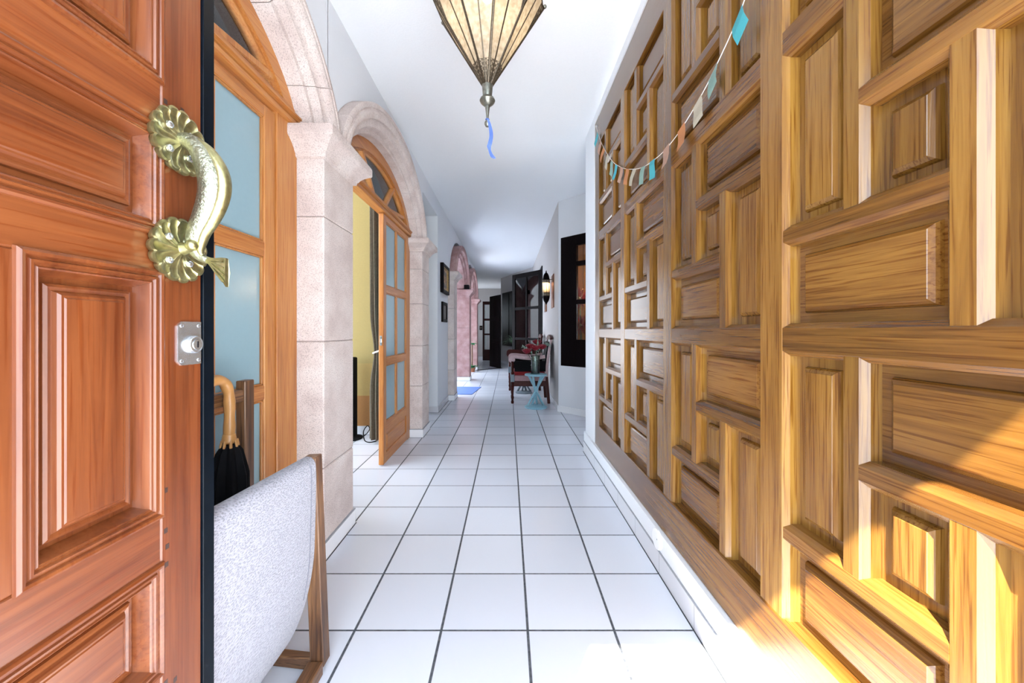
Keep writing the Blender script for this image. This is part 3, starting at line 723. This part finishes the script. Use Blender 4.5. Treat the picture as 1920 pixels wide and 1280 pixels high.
m = MB(); m.sphere((LX, LY, 2.60), .03, (1, 1, 1.3)); m.build('bulb', 'bulb_warm', lan, smooth=True)
ld = bpy.data.lights.new('lantern_light', 'POINT'); ld.energy = .8; ld.color = (1, .85, .62); ld.shadow_soft_size = .035
lo = bpy.data.objects.new('lantern_light', ld); C.objects.link(lo); lo.location = (LX, LY, 2.50)
tag(lo, 'warm light of the lantern bulb', 'light')
# ribbon
m = MB(); rk = [(-.088, 2.052, .0), (-.083, 2.040, .003), (-.076, 2.010, .006), (-.073, 1.98, .008), (-.078, 1.95, .010), (-.082, 1.935, .009), (-.080, 1.92, .004), (-.075, 1.905, .006), (-.066, 1.890, .009), (-.058, 1.883, .004)]
rk = spline(rk, 5); rows = []
for k, (x, z, wd) in enumerate(rk):
    tw = math.sin(k*.14)*.5
    rows.append([(x-wd*.7-.0025, LY-.013+tw*wd, z-.0), (x+wd*.7+.0025, LY-.013-tw*wd, z+.002), (x+wd*.7+.0025, LY-.0122-tw*wd, z+.002), (x-wd*.7-.0025, LY-.0122+tw*wd, z)])
m.sweep(rows); m.tube([(LX+.007*math.cos(a), LY+.007*math.sin(a), 2.058) for a in [2*PI*i/12 for i in range(13)]], .0025, 5)
tag(m.build('ribbon', 'ribbon_blue'), 'blue ribbon tied to the finial of the hanging lantern', 'ribbon')

# ------------------------------------------------------------------ bunting
bt = thing('bunting', 'string of small teal, orange and cream paper flags across the carved door', 'bunting', (.725, 2.1, 2.0))
pix = [(1117, 236), (1124, 258), (1134, 281), (1148, 302), (1160, 311), (1172, 316), (1190, 317), (1206, 313), (1222, 303), (1238, 290), (1254, 273), (1275, 245), (1300, 205), (1325, 160), (1350, 108), (1372, 60), (1396, 0), (1425, -90)]
def onwall(x, y, X=.728):
    Y = X*695/(x-953); return (X, Y, 1.15+(618.5-y)*Y/695)
spt = [onwall(*p) for p in pix]
m = MB(); sm = spline(spt, 4); m.tube(sm, .0016, 5); m.build('cord', 'string', bt)
MB().box(.733, .741, spt[0][1]-.006, spt[0][1]+.006, spt[0][2]-.006, spt[0][2]+.006, .002).build('pin', 'steel', bt)
fl = [(1121.5, 'teal'), (1127, 'pink'), (1133, 'orange'), (1141, 'cream'), (1149, 'green'), (1157.5, 'teal'), (1167, 'pink'), (1177, 'orange'), (1190, 'cream'), (1207, 'green'), (1225, 'teal'), (1252, 'pink'), (1279, 'orange'), (1308, 'cream'), (1337, 'green'), (1383, 'teal')]
def yat(x):
    for (a, b), (c_, d) in zip(pix[:-1], pix[1:]):
        if a <= x <= c_: return b+(d-b)*(x-a)/(c_-a)
for k, (x, cn) in enumerate(fl):
    c0 = Vector(onwall(x, yat(x))); a = c0.y
    i = min(range(len(sm)), key=lambda q: abs(sm[q][1]-a)); tn = (Vector(sm[min(i+1, len(sm)-1)])-Vector(sm[max(i-1, 0)])).normalized()
    wd, ht = .064, .090; nrm = Vector((1, 0, 0)).cross(tn); 
    if nrm.z > 0: nrm = -nrm
    dn = (nrm*.75+Vector((0, 0, -.25))).normalized(); m = MB(); ts = .005*math.sin(k*2.1)
    rows = []
    for q in range(5):
        f = q/4; off = Vector((-.004-.008*f+ts*f+.003*math.sin(f*5+k), 0, 0))
        p = c0-tn*wd/2+dn*ht*f+off; r = c0+tn*wd/2+dn*ht*f+off+Vector((ts*f, 0, 0))
        rows.append([p, r, r+Vector((.0006, 0, 0)), p+Vector((.0006, 0, 0))])
    m.sweep(rows); m.build('flag', 'flag_'+cn, bt)

# ------------------------------------------------------------------ wall disc
t = thing('wall_disc', 'small round white plastic cover low on the right wall', 'sensor', (.718, 1.775, .15))
MB().lathe([(.048, 0), (.048, -.008), (.044, -.012), (.02, -.0135), (.001, -.0135)], (.718, 1.775, .150), 32, 'x').build('cover', 'white_plastic', t, smooth=True)
MB().lathe([(.004, 0), (.003, -.002), (.001, -.0022)], (.705, 1.757, .158), 10, 'x').build('indicator', 'steel', t, smooth=True)
# ------------------------------------------------------------------ sling stand by the entrance
sl = thing('sling_chair', 'wooden framed sling seat with a pale grey cloth beside the nearest pier', 'chair', (-.80, 1.0, 0))
def wbox(name, x0, x1, y0, y1, z0, z1, mt='walnut_z', bev=.003): return MB().box(x0, x1, y0, y1, z0, z1, bev).build(name, mt, sl)
m = MB(); m.beam((-.640, 1.262, .02), (-.668, 1.262, .722), .046, .046, .003, (0, 1, 0)); m.build('front_post', 'walnut_z', sl)
m = MB(); m.beam((-.640, .775, .02), (-.668, .775, .735), .046, .046, .003, (0, 1, 0)); m.build('front_post', 'walnut_z', sl)
wbox('rear_post', -.990, -.955, 1.345, 1.395, 0, .965); wbox('rear_post', -.990, -.955, .80, .85, 0, .965)
wbox('base_rail', -.668, -.618, .84, 1.238, .0, .045, 'walnut_y')
wbox('top_rail', -.985, -.960, .85, 1.345, .89, .935, 'walnut_y'); wbox('sling_rail', -.985, -.960, .85, 1.345, .56, .60, 'walnut_y')
for y in (.815, 1.262): 
    m = MB(); m.beam((-.66, y, .022), (-.985, y+.04, .022), .03, .04, .003); m.build('cross_rail', 'walnut_x', sl)
m = MB(); m.tube([(-.668, .83, .700), (-.668, 1.25, .700)], .014, 10); m.build('sling_rod', 'walnut_y', sl)
# the cloth: over the front rod, down, and back up to the rear rail
pf = spline([(-.700, .690), (-.690, .715), (-.668, .724), (-.650, .712), (-.645, .670), (-.647, .52), (-.655, .36), (-.685, .22), (-.735, .11), (-.80, .055), (-.87, .10), (-.92, .25), (-.955, .45), (-.974, .60)], 5)
m = MB(); rows = []
ny = 24
for y_i in range(ny+1):
    f = y_i/ny; y = .80+(1.236-.80)*f
    out = []; inn = []
    for i, (x, z) in enumerate(pf):
        a = pf[max(i-1, 0)]; b = pf[min(i+1, len(pf)-1)]; tx, tz = b[0]-a[0], b[1]-a[1]; L = math.hypot(tx, tz); nx, nz = tz/L, -tx/L
        wv = .0025*math.sin(i*.5+f*9)*(1 if i > 20 else .3)
        zt = .022*(1.236-y)/.4*(1-i/37); ed = y-(.03*max(0, (i-28)/37)*(f > .9))
        out.append((x-nx*(.004+wv)*-1, ed, z-nz*(.004+wv)*-1+zt)); inn.append((x-nx*.004, ed, z-nz*.004+zt))
    rows.append(out+inn[::-1])
m.sweep(rows); cl = m.build('sling_cloth', 'sling_cloth', sl, smooth=True)
m = MB()
m.tube([(x+.0045, 1.205, z) for x, z in pf[14:34]], .0016, 5); m.build('seam', 'hem_grey', cl)
m = MB(); m.tube([(-.6425, .84, .672), (-.6425, 1.234, .672)], .0012, 5); m.build('seam', 'hem_grey', cl)

# ------------------------------------------------------------------ umbrella
um = thing('umbrella', 'closed black umbrella with a curved bamboo handle hooked on the wooden rail', 'umbrella', (-.945, 1.24, .12))
ux, uy = -.940, 1.250
hk = [(ux-.012, uy-.112, .900), (ux-.008, uy-.114, .935), (ux-.004, uy-.098, .968), (ux, uy-.062, .988), (ux, uy-.026, .978), (ux, uy-.006, .945), (ux, uy, .90), (ux, uy, .84), (ux, uy-.002, .785)]
hk = spline(hk, 5)
m = MB(); m.tube(hk, [.0165+.0012*math.sin(i*.9) for i in range(len(hk))], 14); m.build('handle', 'bamboo', um, smooth=True)
m = MB(); m.lathe([(.018, .770), (.022, .776), (.020, .790), (.018, .800)], (ux, uy-.002, 0), 16)
for k in range(8):
    a = 2*PI*k/8; m.tube([(ux+.020*math.cos(a), uy+.020*math.sin(a), .780), (ux+.024*math.cos(a), uy+.024*math.sin(a), .762), (ux+.023*math.cos(a), uy+.023*math.sin(a), .748)], .0045, 6)
m.build('rib_tips', 'bamboo', um, smooth=True)
m = MB(); rows = []
for z, r in ((.765, .020), (.74, .034), (.66, .050), (.50, .052), (.36, .040), (.24, .024), (.16, .012)):
    rows.append([(ux+r*(1+.14*math.cos(8*2*PI*j/48))*math.cos(2*PI*j/48), uy+r*(1+.14*math.cos(8*2*PI*j/48))*math.sin(2*PI*j/48), z) for j in range(48)])
m.sweep(rows); m.build('canopy', 'black_fabric', um, smooth=True)
m = MB(); m.tube([(ux, uy, .16), (ux, uy, .06)], [.006, .004], 8); m.build('ferrule', 'steel', um, smooth=True)

# ------------------------------------------------------------------ side room: speaker, curtain, cable
sp_ = thing('floor_speaker', 'tall black object standing in the yellow room behind the nearest pier', 'speaker', (-1.70, 3.93, 0))
MB().box(-1.74, -1.625, 3.88, 4.0, .02, .86, .01).build('speaker_tower', 'black_fabric', sp_)
MB().lathe([(.13, 0), (.13, .012), (.05, .03), (.03, .05)], (-1.68, 3.93, 0), 24).build('speaker_base', 'black_fabric', sp_)
m = MB(); cp = spline([(-1.60, 3.86, .012), (-1.55, 3.84, .02), (-1.50, 3.9, .05), (-1.47, 3.93, .10), (-1.50, 3.95, .13), (-1.53, 3.92, .08), (-1.49, 3.84, .012), (-1.42, 3.78, .006), (-1.36, 3.82, .006)], 5)
m.tube(cp, .005, 6); tag(m.build('cable', 'black_fabric'), 'thin black cable looping on the floor of the yellow room', 'cable')
cu = thing('curtain', 'dark brown gathered curtain hanging inside the second arched doorway', 'curtain', (-1.36, 3.84, 0))
m = MB(); rows = []
for k in range(31):
    z = 2.44-(2.44-.04)*k/30; pin = 1-.42*math.exp(-((z-.93)/.22)**2); row = []
    for j in range(64):
        a = 2*PI*j/64; rr = 1+.22*math.cos(9*a+z*1.3)
        row.append((-1.335+.075*pin*rr*math.cos(a), 3.84+.11*pin*rr*math.sin(a), z))
    rows.append(row)
m.sweep(rows); m.build('drape', 'curtain_brown', cu, smooth=True)
m = MB(); m.tube([(-1.335+.058*math.cos(a), 3.84+.082*math.sin(a), .93+.02*math.cos(a)) for a in [2*PI*i/24 for i in range(25)]], .009, 8); m.build('tie_back', 'string', cu, smooth=True)

# ------------------------------------------------------------------ framed pictures on the left wall
def picture(label, y0, y1, z0, z1, fr, art, th=.045):
    t = thing('framed_picture', label, 'picture', (WL, (y0+y1)/2, z0))
    m = MB(); w_ = .045
    for a in ((y0, y0+w_, z0, z1), (y1-w_, y1, z0, z1), (y0+w_, y1-w_, z0, z0+w_), (y0+w_, y1-w_, z1-w_, z1)): m.box(WL, WL+th, *a, .004)
    m.build('frame', fr, t)
    if fr == 'dark_wood' and th > .04:
        m = MB(); w2 = w_+.012
        for a in ((y0+w_, y0+w2, z0+w_, z1-w_), (y1-w2, y1-w_, z0+w_, z1-w_), (y0+w2, y1-w2, z0+w_, z0+w2), (y0+w2, y1-w2, z1-w2, z1-w_)): m.box(WL, WL+th-.008, *a)
        m.build('gilt_slip', 'picture_gold', t)
    m = MB(); m.box(WL, WL+.015, y0+w_, y1-w_, z0+w_, z1-w_); m.build('print', art, t)
    if art == 'picture_art':
        m = MB(); m.box(WL+.015, WL+.017, y0+w_+.05, y1-w_-.05, z0+w_+.05, z1-w_-.05); m.build('dark_field', 'picture_dark', t)
        m = MB()
        for k, yy in enumerate((y0+.16, y0+.25, y0+.34)): m.sphere((WL+.018, yy, z0+.20+.02*(k % 2)), .03, (.15, 1, 2.4))
        m.build('figure', 'picture_art', t)
picture('upper framed picture with a gilt slip on the white wall between piers', 5.36, 5.90, 1.70, 2.13, 'dark_wood', 'picture_art', .05)
picture('lower small dark framed picture below the gilt-edged one', 5.44, 5.84, 1.27, 1.57, 'dark_wood', 'picture_dark', .03)
t = thing('wall_plaque', 'small reddish plaque on the cream wall just beyond the lit sconce', 'plaque', (.71, 6.95, 1.42))
MB().box(.685, .71, 6.80, 7.06, 1.49, 1.69, .004).build('plaque_board', 'copper', t); MB().box(.682, .686, 6.85, 7.01, 1.53, 1.65).build('plaque_field', 'picture_dark', t)
t = thing('wall_control', 'tiny dark box on the cream end wall left of the dark doors', 'switch', (-1.22, 16.29, 1.15))
MB().box(-1.26, -1.14, 16.27, 16.30, 1.15, 1.34, .004).build('control_box', 'dark_wood', t); MB().box(-1.23, -1.17, 16.262, 16.27, 1.20, 1.29).build('control_face', 'picture_dark', t)

# ------------------------------------------------------------------ lit sconce
sc = thing('wall_sconce', 'lit lantern sconce with a copper backplate on the cream wall', 'lamp', (.71, 5.85, 1.5))
m = MB(); m.box(.695, .71, 5.72, 6.02, 1.50, 2.02, .004); m.build('backplate', 'copper', sc)
cx, cy = .60, 5.87
m = MB(); m.lathe([(.055, 1.70), (.055, 1.93)], (cx, cy, 0), 8); m.build('glass', 'amber_glass', sc)
m = MB()
for k in range(8):
    a = 2*PI*k/8; m.tube([(cx+.057*math.cos(a), cy+.057*math.sin(a), 1.69), (cx+.057*math.cos(a), cy+.057*math.sin(a), 1.94)], .0045, 5)
for z in (1.69, 1.735, 1.90, 1.94): m.lathe([(.060, z-.005), (.064, z), (.060, z+.005)], (cx, cy, 0), 16)
m.build('cage', 'bronze', sc)
m = MB(); m.lathe([(.060, 1.94), (.052, 1.97), (.045, 2.01), (.030, 2.04), (.010, 2.06), (.006, 2.09)], (cx, cy, 0), 16); m.build('cap', 'dark_wood', sc, smooth=True)
m = MB(); m.lathe([(.004, 1.55), (.02, 1.58), (.045, 1.62), (.055, 1.66), (.058, 1.69)], (cx, cy, 0), 16); m.build('bottom_cone', 'dark_wood', sc, smooth=True)
MB().beam((cx+.04, cy, 1.95), (.70, cy, 1.95), .02, .012).build('arm', 'bronze', sc)
m = MB(); m.sphere((cx, cy, 1.81), .024, (1, 1, 1.8)); m.build('bulb', 'bulb_warm', sc, smooth=True)
ld = bpy.data.lights.new('sconce_light', 'POINT'); ld.energy = 1.2; ld.color = (1, .74, .42); ld.shadow_soft_size = .03
lo = bpy.data.objects.new('sconce_light', ld); C.objects.link(lo); lo.location = (cx-.0, cy, 1.87); tag(lo, 'warm light of the wall sconce', 'light')

# ------------------------------------------------------------------ armchairs
def armchair(label, loc, rz=0, armm='arm_pale'):
    t = thing('armchair', label, 'armchair', loc, rz, 'carved armchairs along the right wall')
    # local frame: the seat faces -X
    def L(name, m, mt, p=t, s=False): return m.build(name, mt, p, s, local=True)
    turned = [(.020, 0), (.024, .03), (.016, .05), (.022, .08), (.026, .10), (.018, .12), (.022, .20), (.028, .27), (.020, .30), (.027, .32), (.027, .34)]
    for y in (-.26, .26):
        L('front_leg', MB().lathe(turned, (-.27, y, 0), 14), 'red_dark_wood', s=True)
        m = MB(); m.beam((.30, y, 0), (.265, y, .42), .045, .045, .004, (0, 1, 0)); L('rear_leg', m, 'red_dark_wood')
        L('corner_block', MB().box(-.302, -.238, y-.032, y+.032, .34, .455, .004), 'grey_paint')
        m = MB(); m.lathe([(.022, .455), (.026, .48), (.016, .51), (.024, .56), (.018, .62), (.024, .66)], (-.27, y, 0), 14); L('arm_post', m, 'red_dark_wood', s=True)
        # arm with a scroll end
        m = MB(); pts = []
        for i in range(29):
            a = PI/2+2*PI*1.6*(1-i/28)*1.0; r = .006+.036*(i/28); pts.append((-.275+r*math.cos(a), y, .690+r*math.sin(a)))
        pts += [(-.20, y, .728), (-.10, y, .715), (0, y, .705), (.12, y, .712), (.24, y, .735)]
        m.tube(pts, [.0075]*29+[.013, .014, .014, .014, .014], 8, flat=[3]*29+[2]*5); L('arm', m, armm, s=True)
        L('side_panel', MB().box(-.24, .25, y-.012, y+.012, .50, .665, .004), 'black_fabric')
    for y in (-.26, .26): L('seat_rail', MB().box(-.24, .25, y-.022, y+.022, .355, .435, .004), 'pink_fabric')
    L('seat_rail', MB().box(-.295, -.255, -.23, .23, .355, .435, .004), 'pink_fabric'); L('seat_rail', MB().box(.24, .28, -.23, .23, .345, .435, .004), 'red_dark_wood')
    L('apron', MB().box(-.25, .25, -.275, -.245, .27, .355, .003), 'red_dark_wood')
    L('seat_cushion', MB().box(-.26, .24, -.235, .235, .435, .515, .03, 3), 'red_fabric', s=True)
    for y in (-.26, .26):
        m = MB(); m.tube([(.265, y, .42), (.275, y, .60), (.30, y, .80), (.335, y, 1.0)], [.026, .022, .020, .018], 8); L('back_stile', m, armm, s=True)
    m = MB(); m.sweep([[(x, -.24, z), (x+.04, -.24, z), (x+.04, .24, z), (x, .24, z)] for x, z in ((.225, .50), (.235, .62), (.262, .80), (.295, .96))]); L('back_cushion', m, 'black_fabric')
    m = MB(); m.sweep([[(.315, y, 1.0-.0+.0), (.355, y, 1.0), (.362, y, h), (.322, y, h)] for y, h in ((-.28, 1.03), (-.14, 1.06), (0, 1.075), (.14, 1.06), (.28, 1.03))]); L('crest_rail', m, 'red_dark_wood')
    return t
armchair('nearer carved armchair with pink scroll arms and a red cushion behind the roses', (.335, 6.07, 0))
armchair('farther carved armchair mostly hidden behind the nearer one', (.30, 7.31, 0), 0, 'red_dark_wood')

# ------------------------------------------------------------------ side tables
def side_table(label, loc, mt, h=.50, r=.165):
    t = thing('side_table', label, 'table', loc, random.random(), 'round side tables with crossed legs')
    L = lambda n, m, s=False: m.build(n, mt, t, s, local=True)
    L('tabletop', MB().lathe([(r-.006, h-.025), (r, h-.02), (r, h-.005), (r-.006, h)], (0, 0, 0), 40), True)
    L('base', MB().lathe([(r, 0), (r+.004, .006), (r+.004, .018), (r-.004, .024)], (0, 0, 0), 40), True)
    for k in range(4):
        a = PI*k/4+.15; dx, dy = math.cos(a), math.sin(a); q = .125; sgn = 1 if k % 2 else -1; o = .012
        px, py = -dy*o*sgn, dx*o*sgn
        m = MB(); m.beam((dx*q+px, dy*q+py, .022), (-dx*q+px, -dy*q+py, h-.024), .030, .026, .003); L('leg', m)
    return t
side_table('pale blue round side table carrying the vase of red roses', (.41, 5.51, 0), 'blue_paint')
side_table('grey-blue round side table between the two armchairs', (.285, 6.80, 0), 'grey_paint', .46, .15)

# ------------------------------------------------------------------ vase of roses
VX, VY, VZ = .40, 5.50, .50
va = thing('glass_vase', 'clear glass vase standing on the pale blue side table', 'vase', (VX, VY, VZ))
m = MB(); m.lathe([(.060, VZ), (.064, VZ+.01), (.066, VZ+.24), (.072, VZ+.27)], (VX, VY, 0), 28); m.lathe([(.054, VZ+.008), (.060, VZ+.015), (.062, VZ+.24), (.068, VZ+.27)], (VX, VY, 0), 28)
m.build('glass', 'vase_glass', va, smooth=True)
random.seed(11)
def rose(p, k):
    t = thing('rose', ['red rose at the left of the vase', 'red rose in the middle of the vase, facing the camera', 'large red rose at the right of the vase', 'red rose at the back of the vase', 'small low red rose hanging at the left rim'][k], 'flower', p, 0, 'red roses in the glass vase')
    p = Vector(p); b = Vector((VX+random.uniform(-.03, .03), VY+random.uniform(-.03, .03), VZ+.03))
    K = 1.55; m = MB(); m.sphere(p, .022*K, (1, 1, 1.1))
    for ring, (n, r, s) in enumerate(((4, .018*K, .024*K), (5, .030*K, .028*K), (7, .040*K, .030*K))):
        for i in range(n):
            a = 2*PI*i/n+ring*.6; c = p+Vector((math.cos(a)*r*.6, math.sin(a)*r*.6, .012-ring*.008))
            tm = bmesh.new(); bmesh.ops.create_icosphere(tm, subdivisions=2, radius=s)
            mt = Matrix.Translation(c) @ Matrix.Rotation(a, 4, 'Z') @ Matrix.Rotation(.5+.2*ring, 4, 'Y') @ Matrix.Diagonal((.25, .9, 1.0, 1)); m.merge(tm, mt)
    m.build('petals', 'rose_red', t, smooth=True)
    m = MB(); m.tube([b, b.lerp(p, .5)+Vector((.01*(k-2), 0, .01)), p-Vector((0, 0, .02))], .0035, 6); m.build('stem', 'leaf_green', t, smooth=True)
    for q in range(4):
        m = MB(); f = .35+q*.12; c = b.lerp(p, f); a = q*2.2+k; d = Vector((math.cos(a), math.sin(a), -.1)); s_ = Vector((-math.sin(a), math.cos(a), .1)); 
        m.quad(c, c+d*.03+s_*.015, c+d*.062, c+d*.03-s_*.015)
        m.build('leaf', 'leaf_green', t)
for k, p in enumerate(((.325, 5.49, .905), (.395, 5.40, .885), (.495, 5.43, .90), (.43, 5.56, .965), (.27, 5.40, .84))): rose(p, k)
def sprig(label, pts, n=11):
    t = thing('eucalyptus_sprig', label, 'foliage', pts[0], 0, 'pale sprigs in the vase')
    s = spline(pts, 6); m = MB(); m.tube(s, .002, 5); m.build('stem', 'leaf_pale', t)
    m = MB()
    for i in range(6, len(s)-1, 1):
        p = Vector(s[i])
        for sd_ in (-1, 1):
            a = random.uniform(-.6, .6); d = Vector((math.sin(a)*.6, math.cos(a)*.3, sd_*.8+.3)).normalized(); w_ = Vector((.8, .3, -.3)).normalized()
            m.quad(p, p+d*.014+w_*.008, p+d*.028, p+d*.014-w_*.008)
    m.build('leaf', 'leaf_pale', t)
sprig('pale leafy sprig arching out of the vase to the right', [(VX, VY, .60), (.46, 5.50, .85), (.56, 5.48, .94), (.63, 5.46, .90)])
sprig('pale leafy sprig leaning out of the vase to the left', [(VX, VY, .60), (.35, 5.46, .80), (.27, 5.42, .87), (.20, 5.40, .915)])
sprig('upright pale sprig among the roses', [(VX, VY, .60), (.42, 5.47, .80), (.44, 5.45, .92), (.43, 5.45, 1.0)])

# ------------------------------------------------------------------ glazed dark door leaf swung into the corridor
gd = thing('door_5', 'dark glazed door leaf swung out from the right wall behind the armchairs', 'door', (.705, 7.72, 0), math.atan2(.80, -.60), kind='structure')
W_ = 1.0; H_ = 2.41
def G(n, m, mt, p=gd): return m.build(n, mt, p, local=True)
m = MB(); m.box(0, .10, -.02, .02, .01, H_, .003); m.box(W_-.10, W_, -.02, .02, .01, H_, .003)
for z0, z1 in ((.01, .30), (.93, .98), (1.60, 1.66), (H_-.10, H_)): m.box(.10, W_-.10, -.018, .018, z0, z1, .003)
m.box(W_/2-.022, W_/2+.022, -.018, .018, .30, H_-.09, .003); G('leaf_frame', m, 'dark_wood')
for xa, xb in ((.10, W_/2-.022), (W_/2+.022, W_-.10)):
    for za, zb in ((.30, .93), (.98, 1.60), (1.66, H_-.10)): G('pane', MB().box(xa, xb, -.003, .003, za, zb), 'clear_glass')
m = MB(); m.tube([(W_-.05, -.02, 1.04), (W_-.05, -.06, 1.04), (W_-.15, -.06, 1.04)], .009, 8); G('handle', m, 'steel')
m = MB(); m.box(.69, .87, 7.66, 7.72, 0, 2.47, .002); m.box(.69, .87, 8.70, 8.76, 0, 2.47, .002); m.box(.69, .87, 7.66, 8.76, 2.42, 2.48, .002)
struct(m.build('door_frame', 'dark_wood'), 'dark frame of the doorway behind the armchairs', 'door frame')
# far double doors
fd = thing('door_6', 'dark solid door leaf standing half open at the far end of the corridor', 'door', (-.235, 11.02, 0), math.atan2(.68, -.335), kind='structure')
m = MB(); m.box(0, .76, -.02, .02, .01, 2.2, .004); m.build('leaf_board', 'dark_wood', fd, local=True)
for za, zb in ((.15, .75), (.85, 1.45), (1.55, 2.08)):
    for xa, xb in ((.08, .35), (.41, .68)): MB().box(xa, xb, .02, .028, za, zb, .006).build('raised_panel', 'dark_wood', fd, local=True)
fg = thing('door_7', 'dark glazed door leaf with bright panes at the far end of the corridor', 'door', (-.96, 13.9, 0), 0, kind='structure')
m = MB(); m.box(0, .07, -.02, .02, .01, 2.22, .003); m.box(.26, .33, -.02, .02, .01, 2.22, .003)
for z0, z1 in ((.01, .42), (.96, 1.02), (1.50, 1.58), (2.10, 2.22)): m.box(.07, .26, -.018, .018, z0, z1, .003)
m.build('leaf_frame', 'red_dark_wood', fg, local=True)
for za, zb in ((.42, .96), (1.02, 1.50), (1.58, 2.10)): MB().box(.07, .26, -.003, .003, za, zb).build('pane', 'clear_glass', fg, local=True)
m = MB(); m.box(-1.10, -.985, 11.55, 11.60, 0, 2.0, .003); struct(m.build('door_8', 'dark_wood'), 'dark edge of a door beside the farthest pink pier', 'door')
m = MB(); m.beam((-.90, 10.55, .006), (-.22, 11.25, .006), .09, .012); struct(m.build('dark_strip', 'dark_wood'), 'thin dark strip across the far end of the corridor', 'dark_strip')  # thin dark strip laid across the tiles

# ------------------------------------------------------------------ blue mat
m = MB()
poly = [(-1.18, 6.62), (-.645, 6.60), (-.545, 7.46), (-1.18, 7.50)]
m.prism(poly, .0005, .008, 'z'); tag(m.build('door_mat', 'mat_blue'), 'blue mat lying on the tiles under the third arch', 'mat')

# ------------------------------------------------------------------ plants
random.seed(5)
def blade_plant(name, label, loc, n, length, mt, pot_r, pot_h, stem=.0, wd=.018, up=.8):
    t = thing(name, label, 'plant', loc)
    x, y, z = loc
    m = MB(); m.lathe([(pot_r*.72, z), (pot_r*.95, z+pot_h*.8), (pot_r*1.06, z+pot_h*.82), (pot_r*1.06, z+pot_h), (pot_r*.9, z+pot_h), (pot_r*.9, z+pot_h-.02), (.001, z+pot_h-.02)], (x, y, 0), 24); m.build('pot', 'terracotta', t, smooth=True)
    b = Vector((x, y, z+pot_h-.02))
    if stem: MB().tube([b, b+Vector((0, 0, stem))], .018, 8).build('stem', 'walnut_z', t, smooth=True); b = b+Vector((0, 0, stem))
    m = MB()
    for i in range(n):
        a = 2.399*i; el = up*(1-.5*i/n); L_ = length*random.uniform(.75, 1.1); d = Vector((math.cos(a), math.sin(a), 0)); s = Vector((-math.sin(a), math.cos(a), 0)); rows = []
        p = b.copy(); e = el*PI/2
        for k in range(8):
            f = k/7; w_ = wd*math.sin(PI*min(1, .12+f*.88))+.001
            rows.append([p-s*w_, p+Vector((0, 0, .002)), p+s*w_]); p = p+(d*math.cos(e)+Vector((0, 0, math.sin(e))))*L_/7; e -= .22
        m.sweep(rows, closed=False, caps=False)
    m.build('leaf', mt, t, smooth=True)
blade_plant('potted_dracaena', 'spiky green plant on a bare stem behind the dark glazed door leaf', (.16, 9.35, 0), 26, .42, 'leaf_green', .15, .30, .48, .020, .9)
blade_plant('potted_plant', 'bright green leafy plant low beside the farthest pink pier', (-.99, 10.2, 0), 16, .22, 'leaf_bright', .09, .12, 0, .04, .75)
blade_plant('hanging_plant', 'bright green leaves raised on a stem against the farthest pink pier', (-1.02, 10.45, 0), 12, .20, 'leaf_bright', .08, .14, .62, .04, .6)
# red poinsettias behind the dark window
def poin(label, c, k):
    t = thing('poinsettia', label, 'flower', tuple(c), 0, 'red poinsettias behind the dark window')
    m = MB(); c = Vector(c)
    for i in range(11):
        a = 2*PI*i/11; d = dv*math.cos(a)*.16+Vector((0, 0, math.sin(a)*.16)); s = Vector((0, 0, 1)).cross(nv)*-math.sin(a)*.045+Vector((0, 0, math.cos(a)*.045)); f = -nv*.02
        m.quad(c, c+d*.5+s+f, c+d, c+d*.5-s+f)
    m.build('bracts', 'rose_red', t)
    m = MB(); m.sphere(c-nv*.02, .018); m.build('centre', 'brass', t, smooth=True)
    m = MB(); q = Vector((c.x, c.y, 0)); m.tube([c, (q.x, q.y, .70)], .008, 6); m.build('stem', 'leaf_green', t)
for k, (s, z, lb) in enumerate(((.23, 1.60, 'upper red poinsettia seen through the tall dark window'), (.25, 1.22, 'lower red poinsettia seen through the tall dark window'))):
    poin(lb, A+dv*s+nv*.20+Vector((0, 0, z)), k)
t = thing('flower_stand', 'dark stand holding the poinsettias behind the tall window', 'stand', tuple(A+dv*.26+nv*.25))
c = A+dv*.26+nv*.28
MB().lathe([(.09, 0), (.09, .03), (.03, .05), (.03, .66), (.09, .68), (.09, .70)], (c.x, c.y, 0), 16).build('stand_body', 'dark_wood', t)

hl = thing('small_lamp', 'tiny warm lamp glowing behind the tall dark window above the poinsettias', 'lamp', tuple(A+dv*.205+nv*.31+Vector((0, 0, 1.76))))
q = A+dv*.205+nv*.31
MB().sphere((q.x, q.y, 1.73), .012).build('bulb', 'bulb_warm', hl, smooth=True)
MB().tube([(q.x, q.y, 1.742), (q.x, q.y, CEIL)], .004, 6).build('flex', 'dark_wood', hl)
ld = bpy.data.lights.new('poinsettia_fill_light', 'POINT'); ld.energy = 5; ld.color = (1, .75, .5); ld.shadow_soft_size = .02  # added fill light, set apart from the bulb, to brighten the poinsettias
lo = bpy.data.objects.new('poinsettia_fill_light', ld); C.objects.link(lo); q = A+dv*.55+nv*.12; lo.location = (q.x, q.y, 1.72); tag(lo, 'warm fill light added out of view to brighten the poinsettias', 'light')
